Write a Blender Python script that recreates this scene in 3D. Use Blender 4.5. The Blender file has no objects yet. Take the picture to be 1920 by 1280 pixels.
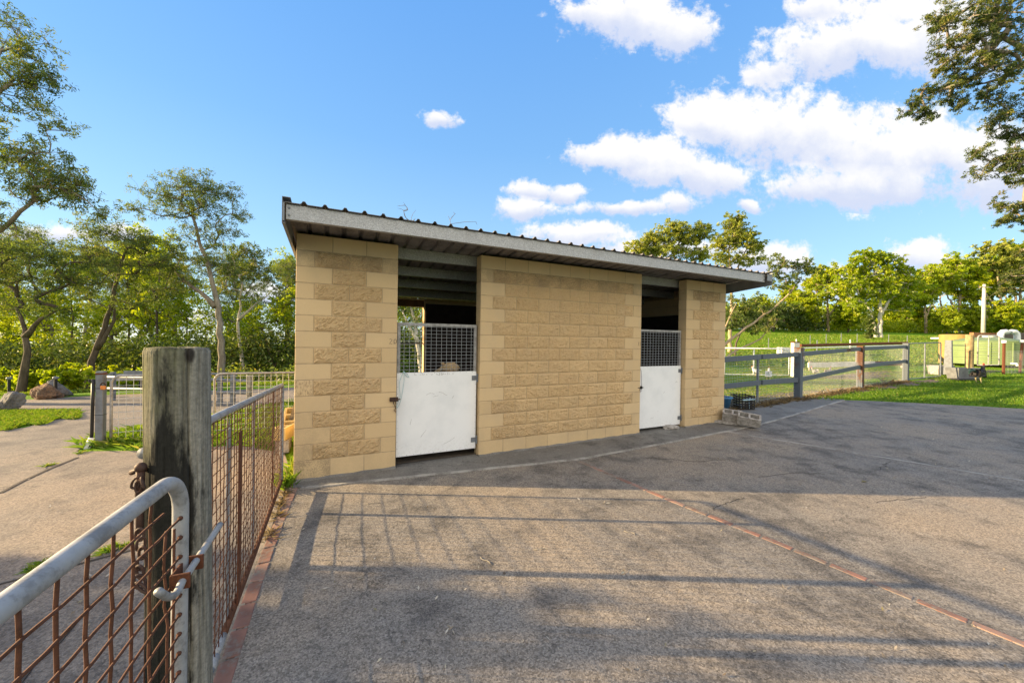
import bpy, bmesh, math, random
import numpy as np
from mathutils import Vector, Matrix

# ------------------------------------------------------------------ scene, camera, sky, sun
S = bpy.context.scene
C = S.collection
CAMH, PITCH, ROLL, FPX = 1.73208, -0.004022, 0.014863, 691.13      # focal length in photo pixels (1920 wide)
SUN_EL, SUN_AZ = 14.0, -87.8                                        # degrees; azimuth from +Y, clockwise
EXPOSURE = 1.7

cam = bpy.data.cameras.new('camera'); cam_ob = bpy.data.objects.new('camera', cam); C.objects.link(cam_ob)
cam.sensor_width = 36.0; cam.lens = FPX / 1920 * 36.0; cam.clip_start = 0.05; cam.clip_end = 3000
_f = Vector((0, math.cos(PITCH), math.sin(PITCH))); _u0 = Vector((0, -math.sin(PITCH), math.cos(PITCH))); _r0 = Vector((1, 0, 0))
_r = _r0 * math.cos(ROLL) + _u0 * math.sin(ROLL); _u = _u0 * math.cos(ROLL) - _r0 * math.sin(ROLL)
M = Matrix((_r, _u, -_f)).transposed().to_4x4(); M.translation = Vector((0, 0, CAMH))
cam_ob.matrix_world = M
S.camera = cam_ob
S.render.resolution_x, S.render.resolution_y = 1024, 682
S.view_settings.view_transform = 'Standard'; S.view_settings.look = 'None'
S.view_settings.exposure = EXPOSURE; S.view_settings.gamma = 1.0; S.view_settings.use_curve_mapping = False
S.cycles.max_bounces = 8; S.cycles.transparent_max_bounces = 8

def ray(px, py):
    v = _r * ((px - 960) / FPX) + _u * ((640 - py) / FPX) + _f
    return np.array(v)
def at(px, py, Y):                                                  # point of the place seen at a photo pixel, Y metres away
    v = ray(px, py); return np.array([0, 0, CAMH]) + v * (Y / v[1])
def on(px, py, z=0.0):                                              # ditto on a level z
    v = ray(px, py); return np.array([0, 0, CAMH]) + v * ((z - CAMH) / v[2])

class NT:                                                           # small node-tree helper
    def __init__(s, tree): s.t = tree; s.n = tree.nodes; s.l = tree.links
    def add(s, typ, **kw):
        n = s.n.new(typ)
        for k, v in kw.items():
            if k == 'ins':
                for a, b in v.items():
                    if isinstance(b, bpy.types.NodeSocket): s.l.new(b, n.inputs[a])
                    else: n.inputs[a].default_value = b
            else: setattr(n, k, v)
        return n
    def math(s, op, a, b=None, c=None, clamp=False):
        n = s.n.new('ShaderNodeMath'); n.operation = op; n.use_clamp = clamp
        for i, v in enumerate((a, b, c)):
            if v is None: continue
            if isinstance(v, bpy.types.NodeSocket): s.l.new(v, n.inputs[i])
            else: n.inputs[i].default_value = v
        return n.outputs[0]
    def vmath(s, op, a, b=None):
        n = s.n.new('ShaderNodeVectorMath'); n.operation = op
        for i, v in enumerate((a, b)):
            if v is None: continue
            if isinstance(v, bpy.types.NodeSocket): s.l.new(v, n.inputs[i])
            else: n.inputs[i].default_value = v
        return n.outputs['Value'] if op in ('LENGTH', 'DOT_PRODUCT', 'DISTANCE') else n.outputs[0]
    def mix(s, f, a, b, mode='MIX'):
        n = s.n.new('ShaderNodeMix'); n.data_type = 'RGBA'; n.blend_type = mode; n.clamp_factor = True
        for i, v in ((0, f), (6, a), (7, b)):
            if isinstance(v, bpy.types.NodeSocket): s.l.new(v, n.inputs[i])
            else: n.inputs[i].default_value = (v if i == 0 else (*v[:3], 1))
        return n.outputs[2]
    def ramp(s, f, stops, interp='LINEAR'):
        n = s.n.new('ShaderNodeValToRGB'); n.color_ramp.interpolation = interp
        e = n.color_ramp.elements
        while len(e) < len(stops): e.new(0.5)
        for i, (p, c) in enumerate(stops):
            e[i].position = p; e[i].color = (c, c, c, 1) if isinstance(c, (int, float)) else (*c[:3], 1)
        s.l.new(f, n.inputs[0]); return n.outputs[0]
    def noise(s, v, scale, detail=4, rough=0.55, out=0, **kw):
        n = s.n.new('ShaderNodeTexNoise'); s.l.new(v, n.inputs['Vector'])
        n.inputs['Scale'].default_value = scale; n.inputs['Detail'].default_value = detail; n.inputs['Roughness'].default_value = rough
        if 'dist' in kw: n.inputs['Distortion'].default_value = kw['dist']
        return n.outputs[out]
    def voro(s, v, scale, out='Distance', feature='F1', rnd=1.0):
        n = s.n.new('ShaderNodeTexVoronoi'); n.feature = feature; s.l.new(v, n.inputs['Vector'])
        n.inputs['Scale'].default_value = scale; n.inputs['Randomness'].default_value = rnd
        return n.outputs[out]
    def mapv(s, v, scale=(1, 1, 1), loc=(0, 0, 0)):
        n = s.n.new('ShaderNodeMapping'); s.l.new(v, n.inputs[0]); n.inputs['Scale'].default_value = scale; n.inputs['Location'].default_value = loc
        return n.outputs[0]
    def sstep(s, x, a, b):
        n = s.n.new('ShaderNodeMapRange'); n.interpolation_type = 'SMOOTHSTEP'; n.clamp = True
        s.l.new(x, n.inputs[0]); n.inputs[1].default_value = a; n.inputs[2].default_value = b
        n.inputs[3].default_value = 0; n.inputs[4].default_value = 1
        return n.outputs[0]

# ---- sky: Nishita daylight with cumulus at infinity (cloud positions are directions in the world)
W = bpy.data.worlds.new('World'); S.world = W; W.use_nodes = True
w = NT(W.node_tree)
for n in list(w.n): w.n.remove(n)
SKYK = 0.078
sky = w.add('ShaderNodeTexSky', sky_type='NISHITA', sun_disc=False, sun_elevation=math.radians(SUN_EL),
            sun_rotation=math.radians(SUN_AZ), altitude=50, air_density=1.0, dust_density=0.1, ozone_density=2.5)
skyc = w.add('ShaderNodeHueSaturation', ins={'Hue': 0.5, 'Saturation': 1.1, 'Value': 1.5, 'Fac': 1.0, 'Color': sky.outputs[0]}).outputs[0]
tc = w.add('ShaderNodeTexCoord').outputs['Generated']
sep = w.add('ShaderNodeSeparateXYZ', ins={0: tc}).outputs
ay = w.math('MAXIMUM', w.math('ABSOLUTE', sep[1]), 0.02)
gu, gv = w.math('DIVIDE', sep[0], ay), w.math('DIVIDE', sep[2], ay)
el_ = w.add('ShaderNodeMapRange', ins={0: sep[2], 1: 0.0, 2: 0.75, 3: 0.0, 4: 1.0}).outputs[0]
blue = w.ramp(el_, [(0.0, (0.66, 0.86, 1.0)), (0.25, (0.44, 0.73, 1.0)), (0.6, (0.25, 0.55, 1.0)), (1.0, (0.15, 0.43, 1.0))])
bluev = w.vmath('SCALE', blue, None); bluev.node.inputs['Scale'].default_value = 0.98 / SKYK / (2 ** EXPOSURE)
skyc = w.mix(0.80, skyc, bluev)                                      # clear saturated blue of the afternoon air
uv = w.add('ShaderNodeCombineXYZ', ins={0: gu, 1: gv, 2: 0.0}).outputs[0]
warp = w.noise(uv, 3.0, 3, 0.6, out=1)
uvw = w.vmath('ADD', uv, w.vmath('SCALE', w.vmath('SUBTRACT', warp, (0.5, 0.5, 0.5)), None))
for l in list(w.l):
    pass
uvw.node.inputs[1].links[0].from_node.inputs['Scale'].default_value = 0.10
CLOUDS = [(1335, 225, 95, 55), (1440, 230, 105, 62), (1535, 255, 115, 62), (1640, 300, 140, 75), (1760, 285, 120, 70), (1880, 310, 120, 85), (1150, 285, 75, 30), (1235, 305, 100, 48),
          (1330, 330, 80, 40), (1600, 355, 180, 34), (1185, 25, 115, 50), (1275, 50, 60, 45), (1110, 20, 55, 25), (1560, 95, 120, 45), (1650, 85, 110, 55), (1760, 75, 110, 65), (1445, 135, 45, 28),
          (1530, 20, 50, 30), (1700, 20, 130, 30), (822, 222, 30, 17), (985, 398, 58, 20), (1000, 358, 42, 22), (1060, 365, 40, 18), (1090, 442, 95, 22), (1165, 394, 75, 13),
          (1270, 384, 36, 19), (1402, 381, 20, 12), (1440, 487, 75, 28), (1735, 480, 70, 26), (1770, 490, 50, 22), (1560, 525, 90, 30), (225, 428, 45, 16), (110, 440, 90, 22), (510, 552, 55, 18), (330, 590, 90, 18),
          (1230, 470, 120, 20)]
dens = None; topn = None
for (cx, cy, rx, ry) in CLOUDS:
    v = ray(cx, cy); u0, v0 = v[0] / v[1], v[2] / v[1]
    d = w.vmath('MULTIPLY', w.vmath('SUBTRACT', uvw, (u0, v0, 0)), (FPX / rx, FPX / ry, 0))
    e = w.math('SUBTRACT', 1.0, w.vmath('LENGTH', d))
    dens = e if dens is None else w.math('SMOOTH_MAX', dens, e, 0.18)
    sy = w.add('ShaderNodeSeparateXYZ', ins={0: d}).outputs[1]
    wt = w.math('MAXIMUM', w.math('ADD', e, 0.45), 0.0)
    wy = w.math('MULTIPLY', wt, sy)
    topn = (wt, wy) if topn is None else (w.math('ADD', topn[0], wt), w.math('ADD', topn[1], wy))
height = w.math('DIVIDE', topn[1], w.math('MAXIMUM', topn[0], 0.02))
n1 = w.noise(uv, 9.0, 9, 0.60); n2 = w.noise(uv, 30.0, 6, 0.6)
billow = w.voro(uvw, 16.0, 'Distance', 'SMOOTH_F1')
dd = w.math('ADD', dens, w.math('MULTIPLY', w.math('SUBTRACT', n1, 0.52), 1.9))
dd = w.math('ADD', dd, w.math('MULTIPLY', w.math('SUBTRACT', 0.40, billow), 0.5))
dd = w.math('ADD', dd, w.math('MULTIPLY', w.math('SUBTRACT', n2, 0.5), 1.25))
dd = w.math('ADD', dd, w.math('MULTIPLY', w.math('SUBTRACT', w.noise(uvw, 75.0, 6, 0.65), 0.5), 0.75))
front = w.math('MULTIPLY', w.sstep(dd, -0.42, 0.24), w.sstep(sep[1], 0.02, 0.1))
# bright cloud bank added behind the camera, unseen, to light the stable front
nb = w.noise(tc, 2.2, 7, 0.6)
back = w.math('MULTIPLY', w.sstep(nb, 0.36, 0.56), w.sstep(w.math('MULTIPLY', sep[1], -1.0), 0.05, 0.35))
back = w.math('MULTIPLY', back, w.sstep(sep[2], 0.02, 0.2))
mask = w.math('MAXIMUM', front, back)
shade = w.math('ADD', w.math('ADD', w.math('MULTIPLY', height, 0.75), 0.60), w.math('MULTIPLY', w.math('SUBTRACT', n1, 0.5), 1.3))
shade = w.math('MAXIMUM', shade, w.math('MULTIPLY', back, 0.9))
cc = w.mix(w.sstep(shade, 0.05, 0.85), (0.66, 0.72, 0.90), (1.0, 0.985, 0.97))
CLOUDV = 1.06 / SKYK / (2 ** EXPOSURE)
ccv = w.vmath('SCALE', cc, None); ccv.node.inputs['Scale'].default_value = CLOUDV
BACK_FILL = 2.3
bk = w.math('ADD', 1.0, w.math('MULTIPLY', back, BACK_FILL - 1.0))
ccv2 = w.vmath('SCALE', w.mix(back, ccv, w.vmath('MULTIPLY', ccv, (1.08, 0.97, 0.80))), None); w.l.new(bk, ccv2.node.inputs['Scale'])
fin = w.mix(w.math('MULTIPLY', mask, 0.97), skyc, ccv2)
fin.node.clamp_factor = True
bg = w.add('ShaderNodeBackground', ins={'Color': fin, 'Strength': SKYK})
w.l.new(bg.outputs[0], w.add('ShaderNodeOutputWorld').inputs[0])
W.cycles.sampling_method = 'MANUAL'; W.cycles.sample_map_resolution = 512

sl = bpy.data.lights.new('sun', 'SUN'); sl.energy = 5.0; sl.angle = math.radians(0.53); sl.color = (1.0, 0.75, 0.42)
so = bpy.data.objects.new('sun', sl); C.objects.link(so)
_a, _e = math.radians(SUN_AZ), math.radians(SUN_EL)
_sd = Vector((math.sin(_a) * math.cos(_e), math.cos(_a) * math.cos(_e), math.sin(_e)))     # towards the sun
so.rotation_euler = _sd.to_track_quat('Z', 'Y').to_euler(); so.location = (-30, 0, 20)

# ------------------------------------------------------------------ object helpers
ORIG = {}
def tag(o, label=None, cat=None, group=None, kind=None):
    if label: o['label'] = label
    if cat: o['category'] = cat
    if group: o['group'] = group
    if kind: o['kind'] = kind
    return o
def thing(name, label, cat, loc, group=None):
    o = bpy.data.objects.new(name, None); o.empty_display_size = 0.2; C.objects.link(o)
    o.location = loc; ORIG[o.name] = np.array(loc, float)
    return tag(o, label, cat, group)
def link(name, me, mat, parent=None, loc=None, smooth=False):
    o = bpy.data.objects.new(name, me); C.objects.link(o)
    if mat is not None:
        for m in (mat if isinstance(mat, (list, tuple)) else [mat]): me.materials.append(m)
    if parent is not None:
        o.parent = parent; ORIG[o.name] = ORIG[parent.name]
    elif loc is not None:
        o.location = loc; ORIG[o.name] = np.array(loc, float)
    else: ORIG[o.name] = np.zeros(3)
    if smooth: me.shade_smooth()
    return o
class MB:                                                           # collects shapes in world coordinates, links ONE mesh
    def __init__(s): s.v = []; s.f = []; s.n = 0; s.m = []
    def put(s, v, f, mi=0):
        v = np.asarray(v, float).reshape(-1, 3); s.v.append(v)
        s.f += [tuple(i + s.n for i in q) for q in f]; s.m += [mi] * len(f); s.n += len(v)
    def obox(s, c, ex, ey, ez, mi=0):                                # centre and three half-extent vectors
        c, ex, ey, ez = (np.asarray(a, float) for a in (c, ex, ey, ez))
        v = [c + a * ex + b * ey + g * ez for g in (-1, 1) for b in (-1, 1) for a in (-1, 1)]
        s.put(v, [(0, 2, 3, 1), (4, 5, 7, 6), (0, 1, 5, 4), (2, 6, 7, 3), (0, 4, 6, 2), (1, 3, 7, 5)], mi)
    def box(s, x0, x1, y0, y1, z0, z1, mi=0):
        s.obox(((x0 + x1) / 2, (y0 + y1) / 2, (z0 + z1) / 2), ((x1 - x0) / 2, 0, 0), (0, (y1 - y0) / 2, 0), (0, 0, (z1 - z0) / 2), mi)
    def tube(s, pts, r, sides=8, caps=True, mi=0, twist=None):
        P = np.asarray(pts, float); n = len(P); R = np.full(n, r, float) if np.isscalar(r) else np.asarray(r, float)
        T = np.gradient(P, axis=0) if n > 2 else np.repeat((P[1] - P[0])[None], n, 0)
        T /= np.linalg.norm(T, axis=1)[:, None] + 1e-12
        ref = np.array([0, 0, 1.0]) if abs(T[0][2]) < 0.9 else np.array([1.0, 0, 0])
        V = []; a = np.arange(sides) * 2 * math.pi / sides
        u = np.cross(ref, T[0]); u /= np.linalg.norm(u)
        for i in range(n):
            u = u - T[i] * (u @ T[i]); u /= np.linalg.norm(u) + 1e-12
            b = np.cross(T[i], u)
            V.append(P[i] + R[i] * (np.cos(a)[:, None] * u + np.sin(a)[:, None] * b))
        F = [(i * sides + j, i * sides + (j + 1) % sides, (i + 1) * sides + (j + 1) % sides, (i + 1) * sides + j) for i in range(n - 1) for j in range(sides)]
        if caps: F += [tuple(range(sides - 1, -1, -1)), tuple((n - 1) * sides + j for j in range(sides))]
        s.put(np.concatenate(V), F, mi)
    def lathe(s, c, prof, sides=24, mi=0):                           # prof: (radius, z) up the axis
        a = np.arange(sides) * 2 * math.pi / sides; V = []
        for r, z in prof: V.append(np.stack([c[0] + r * np.cos(a), c[1] + r * np.sin(a), np.full(sides, c[2] + z)], 1))
        n = len(prof)
        F = [(i * sides + j, i * sides + (j + 1) % sides, (i + 1) * sides + (j + 1) % sides, (i + 1) * sides + j) for i in range(n - 1) for j in range(sides)]
        F += [tuple(range(sides - 1, -1, -1)), tuple((n - 1) * sides + j for j in range(sides))]
        s.put(np.concatenate(V), F, mi)
    def ball(s, c, r, seg=12, ring=8, mi=0, jit=0, rng=None):
        r = np.array([r] * 3 if np.isscalar(r) else r, float); V = [c + r * [0, 0, -1]]
        for i in range(1, ring):
            th = math.pi * i / ring
            for j in range(seg):
                ph = 2 * math.pi * j / seg; k = 1 + (rng.uniform(-jit, jit) if rng is not None else 0)
                V.append(c + k * r * [math.sin(th) * math.cos(ph), math.sin(th) * math.sin(ph), -math.cos(th)])
        V.append(c + r * [0, 0, 1]); F = []
        for j in range(seg): F.append((0, 1 + (j + 1) % seg, 1 + j))
        for i in range(ring - 2):
            for j in range(seg):
                a, b = 1 + i * seg + j, 1 + i * seg + (j + 1) % seg; F.append((a, b, b + seg, a + seg))
        L = len(V) - 1
        for j in range(seg): F.append((L, L - seg + j, L - seg + (j + 1) % seg))
        s.put(V, F, mi)
    def build(s, name, mat, parent=None, loc=None, smooth=False, bevel=0, seg=2):
        v = np.concatenate(s.v)
        off = ORIG[parent.name] if parent is not None else (np.asarray(loc, float) if loc is not None else np.zeros(3))
        me = bpy.data.meshes.new(name); me.from_pydata((v - off).tolist(), [], s.f)
        if isinstance(mat, (list, tuple)): me.polygons.foreach_set('material_index', s.m)
        me.update()
        o = link(name, me, mat, parent, loc, smooth)
        if bevel:
            b = o.modifiers.new('bevel', 'BEVEL'); b.width = bevel; b.segments = seg; b.limit_method = 'ANGLE'; b.angle_limit = math.radians(35)
        return o
def grid_mesh(name, X, Y, Z, mat, keep=None, attrs=None, smooth=True):
    ny, nx = X.shape
    me = bpy.data.meshes.new(name); v = np.stack([X, Y, Z], -1).reshape(-1, 3)
    i = (np.arange(ny - 1)[:, None] * nx + np.arange(nx - 1)[None]).ravel()
    q = np.stack([i, i + 1, i + nx + 1, i + nx], 1)
    if keep is not None: q = q[keep.ravel()]
    me.vertices.add(len(v)); me.vertices.foreach_set('co', v.ravel())
    me.loops.add(q.size); me.loops.foreach_set('vertex_index', q.ravel().astype(np.int32))
    me.polygons.add(len(q)); me.polygons.foreach_set('loop_start', np.arange(0, q.size, 4, dtype=np.int32))
    me.update(calc_edges=True)
    for k, a in (attrs or {}).items():
        me.attributes.new(k, 'FLOAT', 'POINT').data.foreach_set('value', a.ravel().astype(np.float32))
    return link(name, me, mat, smooth=smooth)
def quads_mesh(name, V, mat, parent=None, tint=None):                # V: (N,4,3) world coordinates
    off = ORIG[parent.name] if parent is not None else np.zeros(3)
    v = (V - off).reshape(-1, 3); n = len(V)
    me = bpy.data.meshes.new(name)
    me.vertices.add(n * 4); me.vertices.foreach_set('co', v.ravel())
    me.loops.add(n * 4); me.loops.foreach_set('vertex_index', np.arange(n * 4, dtype=np.int32))
    me.polygons.add(n); me.polygons.foreach_set('loop_start', np.arange(0, n * 4, 4, dtype=np.int32))
    me.update(calc_edges=True)
    if tint is not None:
        me.attributes.new('tint', 'FLOAT', 'FACE').data.foreach_set('value', tint.astype(np.float32))
    return link(name, me, mat, parent)

# ------------------------------------------------------------------ building frame: t along the stable front, o out in front of it
AZ = 0.44264; D = np.array([math.cos(AZ), math.sin(AZ)]); NB = np.array([-D[1], D[0]]); COR = np.array([-2.6467, 4.4977])
D3, N3, Z3 = np.array([*D, 0]), np.array([*NB, 0]), np.array([0, 0, 1.0])
def B(t, o, z): p = COR + D * t - NB * o; return np.array([p[0], p[1], z])
def to_bw(x, y):
    qx, qy = x - COR[0], y - COR[1]; return qx * D[0] + qy * D[1], -(qx * NB[0] + qy * NB[1])
def ss(x, a, b): k = np.clip((x - a) / (b - a), 0, 1); return k * k * (3 - 2 * k)
def gz(x, y):                                                       # height of the ground
    x = np.asarray(x, float); y = np.asarray(y, float); t, o = to_bw(x, y)
    z = -0.05 + 0.010 * np.clip(t, 0, 12)
    z = z - 0.018 * np.clip(-t - 0.4, 0, 12)
    left = 1 - ss(t, -1, 3)
    z = z - left * 0.085 * np.clip(-o - 11.0, 0, 30) * ss(-o, 10.5, 13)
    g = np.interp(y, [0, 12, 16, 20, 27, 40, 60, 75, 100, 200, 400], [0, 0.02, 0.13, 0.28, 0.45, 0.95, 3.2, 4.6, 5.6, 9, 14])
    m = ss(x, 1, 12) * ss(t, 6, 10)
    z = z + m * g + 0.02 * m * np.clip(x - 16, 0, 40) * ss(y, 12, 20) * (1 - ss(y, 30, 60))
    z = z - (1 - ss(x, -4, 14)) * ss(y, 24, 60) * 2.2
    return z
def bwz(t, o): p = COR + D * t - NB * o; return float(gz(p[0], p[1]))
def nz(x, y, f, seed=0):                                             # cheap smooth 2-D noise, -1..1
    r = np.random.RandomState(seed); s = np.zeros_like(np.asarray(x, float))
    for k in range(6):
        a = r.uniform(0, 6.283); ff = f * r.uniform(0.6, 1.7)
        s = s + np.sin((np.cos(a) * x + np.sin(a) * y) * ff + r.uniform(0, 6.283) + 1.3 * np.sin((np.sin(a) * x - np.cos(a) * y) * ff * 0.7 + r.uniform(0, 6.28)))
    return s / 3.5

# ------------------------------------------------------------------ materials
def material(name, fn):
    m = bpy.data.materials.new(name); m.use_nodes = True; t = NT(m.node_tree)
    for n in list(t.n): t.n.remove(n)
    out = t.add('ShaderNodeOutputMaterial'); p = t.add('ShaderNodeBsdfPrincipled')
    p.inputs['Specular IOR Level'].default_value = 0.3
    t.l.new(p.outputs[0], out.inputs[0]); oc = t.add('ShaderNodeTexCoord').outputs['Object']
    fn(t, p, oc, out); return m
def setp(t, p, col=None, rough=None, metal=None, bump=None, bs=0.3, bd=0.01, spec=None):
    for k, v in (('Base Color', col), ('Roughness', rough), ('Metallic', metal), ('Specular IOR Level', spec)):
        if v is None: continue
        if isinstance(v, bpy.types.NodeSocket): t.l.new(v, p.inputs[k])
        else: p.inputs[k].default_value = (*v[:3], 1) if k == 'Base Color' else v
    if bump is not None:
        b = t.add('ShaderNodeBump', ins={'Height': bump, 'Strength': bs, 'Distance': bd}); t.l.new(b.outputs[0], p.inputs['Normal'])
def concrete(name, base, speck, warm, dark, fine=150, seed=0.0):
    def fn(t, p, oc, out):
        v = t.mapv(oc, loc=(seed, seed * 0.7, 0))
        big = t.noise(v, 0.45, 5, 0.6); mid = t.noise(v, 2.3, 6, 0.65); mi2 = t.noise(v, 9, 5, 0.6)
        fi = t.noise(v, fine, 3, 0.7); vo = t.voro(v, fine * 0.75, 'Color'); vv = t.add('ShaderNodeSeparateColor', ins={0: vo}).outputs[0]
        c = t.mix(t.sstep(big, 0.35, 0.68), base, warm)
        c = t.mix(t.math('MULTIPLY', t.sstep(t.math('ADD', mid, t.math('MULTIPLY', t.math('SUBTRACT', big, 0.5), -0.6)), 0.46, 0.70), 0.75), c, dark)
        c = t.mix(t.math('MULTIPLY', t.sstep(mi2, 0.52, 0.75), 0.38), c, [x * 1.5 for x in base])
        c = t.mix(speck, c, t.ramp(vv, [(0.0, 0.05), (0.45, 0.5), (1.0, 0.98)]), 'OVERLAY')
        c = t.mix(speck * 0.9, c, t.ramp(fi, [(0.32, 0.08), (0.5, 0.5), (0.68, 0.95)]), 'OVERLAY')
        cr = t.voro(t.vmath('ADD', v, t.vmath('SCALE', t.noise(v, 3, 4, 0.6, out=1), None)), 0.35, 'Distance', 'DISTANCE_TO_EDGE')
        c = t.mix(t.math('MULTIPLY', t.math('SUBTRACT', 1.0, t.sstep(cr, 0.0005, 0.004)), 0.6), c, (0.05, 0.045, 0.04))
        h = t.math('ADD', t.math('MULTIPLY', vv, 0.5), fi)
        setp(t, p, c, t.math('ADD', 0.72, t.math('MULTIPLY', mid, 0.25)), bump=h, bs=0.5, bd=0.006)
    return material(name, fn)
M_YARD = concrete('yard_concrete', (0.200, 0.180, 0.155), 0.44, (0.275, 0.222, 0.165), (0.082, 0.074, 0.067), 130)
M_APRON = concrete('apron_concrete', (0.19, 0.182, 0.166), 0.18, (0.155, 0.147, 0.133), (0.085, 0.08, 0.074), 90, 3.1)
M_DRIVE = concrete('drive_concrete', (0.19, 0.162, 0.133), 0.35, (0.25, 0.20, 0.15), (0.115, 0.10, 0.088), 110, 7.7)
def plain(name, col, rough=0.6, metal=0.0, var=0.25, sc=6.0, bs=0.15, bd=0.004, dirt=None, dirtk=0.5):
    def fn(t, p, oc, out):
        n = t.noise(oc, sc, 6, 0.6); n2 = t.noise(oc, sc * 7, 4, 0.6)
        c = t.mix(t.sstep(n, 0.3, 0.75), [x * (1 + var) for x in col], [x * (1 - var) for x in col])
        if dirt: c = t.mix(t.math('MULTIPLY', t.sstep(t.math('ADD', n2, n), 0.95, 1.25), dirtk), c, dirt)
        setp(t, p, c, t.math('ADD', rough - 0.1, t.math('MULTIPLY', n2, 0.2)), metal, n2, bs, bd)
    return material(name, fn)
def fn_block(rough_face):
    def fn(t, p, oc, out):
        at_ = t.add('ShaderNodeAttribute', attribute_name='tint').outputs['Fac']
        n = t.noise(oc, 3.0, 6, 0.62); f = t.noise(oc, 75, 8, 0.72); g = t.noise(oc, 210, 3, 0.6)
        c = t.mix(t.math('MULTIPLY', at_, 0.8), (0.62, 0.455, 0.255), (0.55, 0.395, 0.215))
        c = t.mix(t.math('MULTIPLY', t.sstep(n, 0.42, 0.75), 0.45), c, (0.52, 0.39, 0.245))
        if rough_face:
            c = t.mix(1.0, c, (1.19, 1.15, 1.10), 'MULTIPLY'); c = t.mix(t.math('MULTIPLY', t.sstep(f, 0.52, 0.74), 0.40), c, (0.28, 0.19, 0.105))
            c = t.mix(0.30, c, t.ramp(g, [(0.3, 0.1), (0.5, 0.5), (0.7, 0.9)]), 'OVERLAY')
        else:
            c = t.mix(0.12, c, t.ramp(g, [(0.3, 0.2), (0.5, 0.5), (0.7, 0.8)]), 'OVERLAY')
        st = t.add('ShaderNodeAttribute', attribute_name='stain_shade').outputs['Fac']
        c = t.mix(t.math('MULTIPLY', t.math('MULTIPLY', st, t.sstep(t.math('ADD', n, f), 0.78, 1.12)), 0.9), c, (0.085, 0.07, 0.052))
        ru = t.add('ShaderNodeAttribute', attribute_name='rust').outputs['Fac']
        c = t.mix(t.math('MULTIPLY', t.math('MULTIPLY', ru, t.sstep(t.noise(t.mapv(oc, (1, 1, 0.3)), 60, 3, 0.7), 0.46, 0.66)), 0.55), c, (0.12, 0.062, 0.03))
        h = t.math('ADD', f, t.math('MULTIPLY', g, 0.6))
        setp(t, p, c, 0.9, bump=h, bs=1.0 if rough_face else 0.2, bd=0.020 if rough_face else 0.003, spec=0.15)
    return fn
M_BLOCK = material('cream_block', fn_block(False)); M_ROCK = material('split_face_block', fn_block(True))
M_MORTAR = plain('mortar', (0.40, 0.30, 0.18), 0.95, 0, 0.15, 12, 0.3)
def fn_galv(t, p, oc, out):
    v = t.voro(oc, 130, 'Color'); a = t.add('ShaderNodeSeparateColor', ins={0: v}).outputs[0]; n = t.noise(oc, 4, 5, 0.6)
    c = t.ramp(a, [(0, (0.25, 0.25, 0.25)), (0.5, (0.35, 0.352, 0.355)), (1, (0.50, 0.50, 0.50))])
    c = t.mix(t.math('MULTIPLY', t.sstep(n, 0.5, 0.8), 0.35), c, (0.20, 0.19, 0.18))
    setp(t, p, c, t.math('ADD', 0.42, t.math('MULTIPLY', a, 0.25)), 0.35)
M_GALV = material('galvanised_steel', fn_galv)
M_PIPE = plain('galvanised_pipe', (0.30, 0.295, 0.285), 0.55, 0.1, 0.22, 14, 0.15, 0.002, (0.17, 0.16, 0.15), 0.6)
M_STEEL = plain('painted_steel', (0.155, 0.17, 0.19), 0.55, 0.1, 0.2, 8, 0.1, 0.003, (0.14, 0.13, 0.125))
M_ROOF = plain('roof_sheet', (0.20, 0.185, 0.175), 0.55, 0.1, 0.2, 5, 0.1, 0.003, (0.09, 0.08, 0.075))
M_BARGE = plain('barge_capping', (0.22, 0.225, 0.235), 0.5, 0.15, 0.15, 5, 0.08)
M_RUST = plain('rusty_wire', (0.085, 0.034, 0.018), 0.85, 0.0, 0.45, 30, 0.4, 0.002, (0.15, 0.058, 0.022), 0.6)
M_RUSTB = plain('rusty_plate', (0.095, 0.033, 0.016), 0.85, 0.0, 0.45, 25, 0.4, 0.002, (0.16, 0.056, 0.018), 0.7)
M_CHAIN = plain('rusty_chain', (0.05, 0.03, 0.023), 0.65, 0.2, 0.4, 60, 0.4, 0.002, (0.13, 0.05, 0.022), 0.6)
M_WIRE = plain('galvanised_wire', (0.40, 0.41, 0.42), 0.5, 0.3, 0.15, 20)
M_BLACK = plain('black_plastic', (0.016, 0.016, 0.017), 0.5, 0, 0.3, 8)
M_WHITE = plain('white_plastic', (0.75, 0.75, 0.73), 0.5, 0, 0.08, 8, 0.1, 0.003, (0.45, 0.42, 0.36), 0.4)
def fn_panel(t, p, oc, out):
    n = t.noise(oc, 3, 6, 0.6); sc = t.noise(t.mapv(oc, (4, 4, 0.6)), 9, 6, 0.7); f = t.noise(oc, 40, 5, 0.7)
    z = t.add('ShaderNodeSeparateXYZ', ins={0: oc}).outputs[2]
    c = t.mix(t.sstep(n, 0.4, 0.7), (0.80, 0.80, 0.79), (0.73, 0.735, 0.73))
    c = t.mix(t.math('MULTIPLY', t.sstep(t.math('ADD', sc, t.math('MULTIPLY', f, 0.5)), 1.02, 1.16), 0.45), c, (0.36, 0.34, 0.31))
    low = t.math('SUBTRACT', 1.0, t.sstep(z, 0.08, 0.42))
    c = t.mix(t.math('MULTIPLY', t.math('MULTIPLY', low, t.sstep(f, 0.45, 0.7)), 0.28), c, (0.46, 0.41, 0.35))
    setp(t, p, c, 0.45, bump=n, bs=0.06, bd=0.01)
M_PANEL = material('white_door_sheet', fn_panel)
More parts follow.
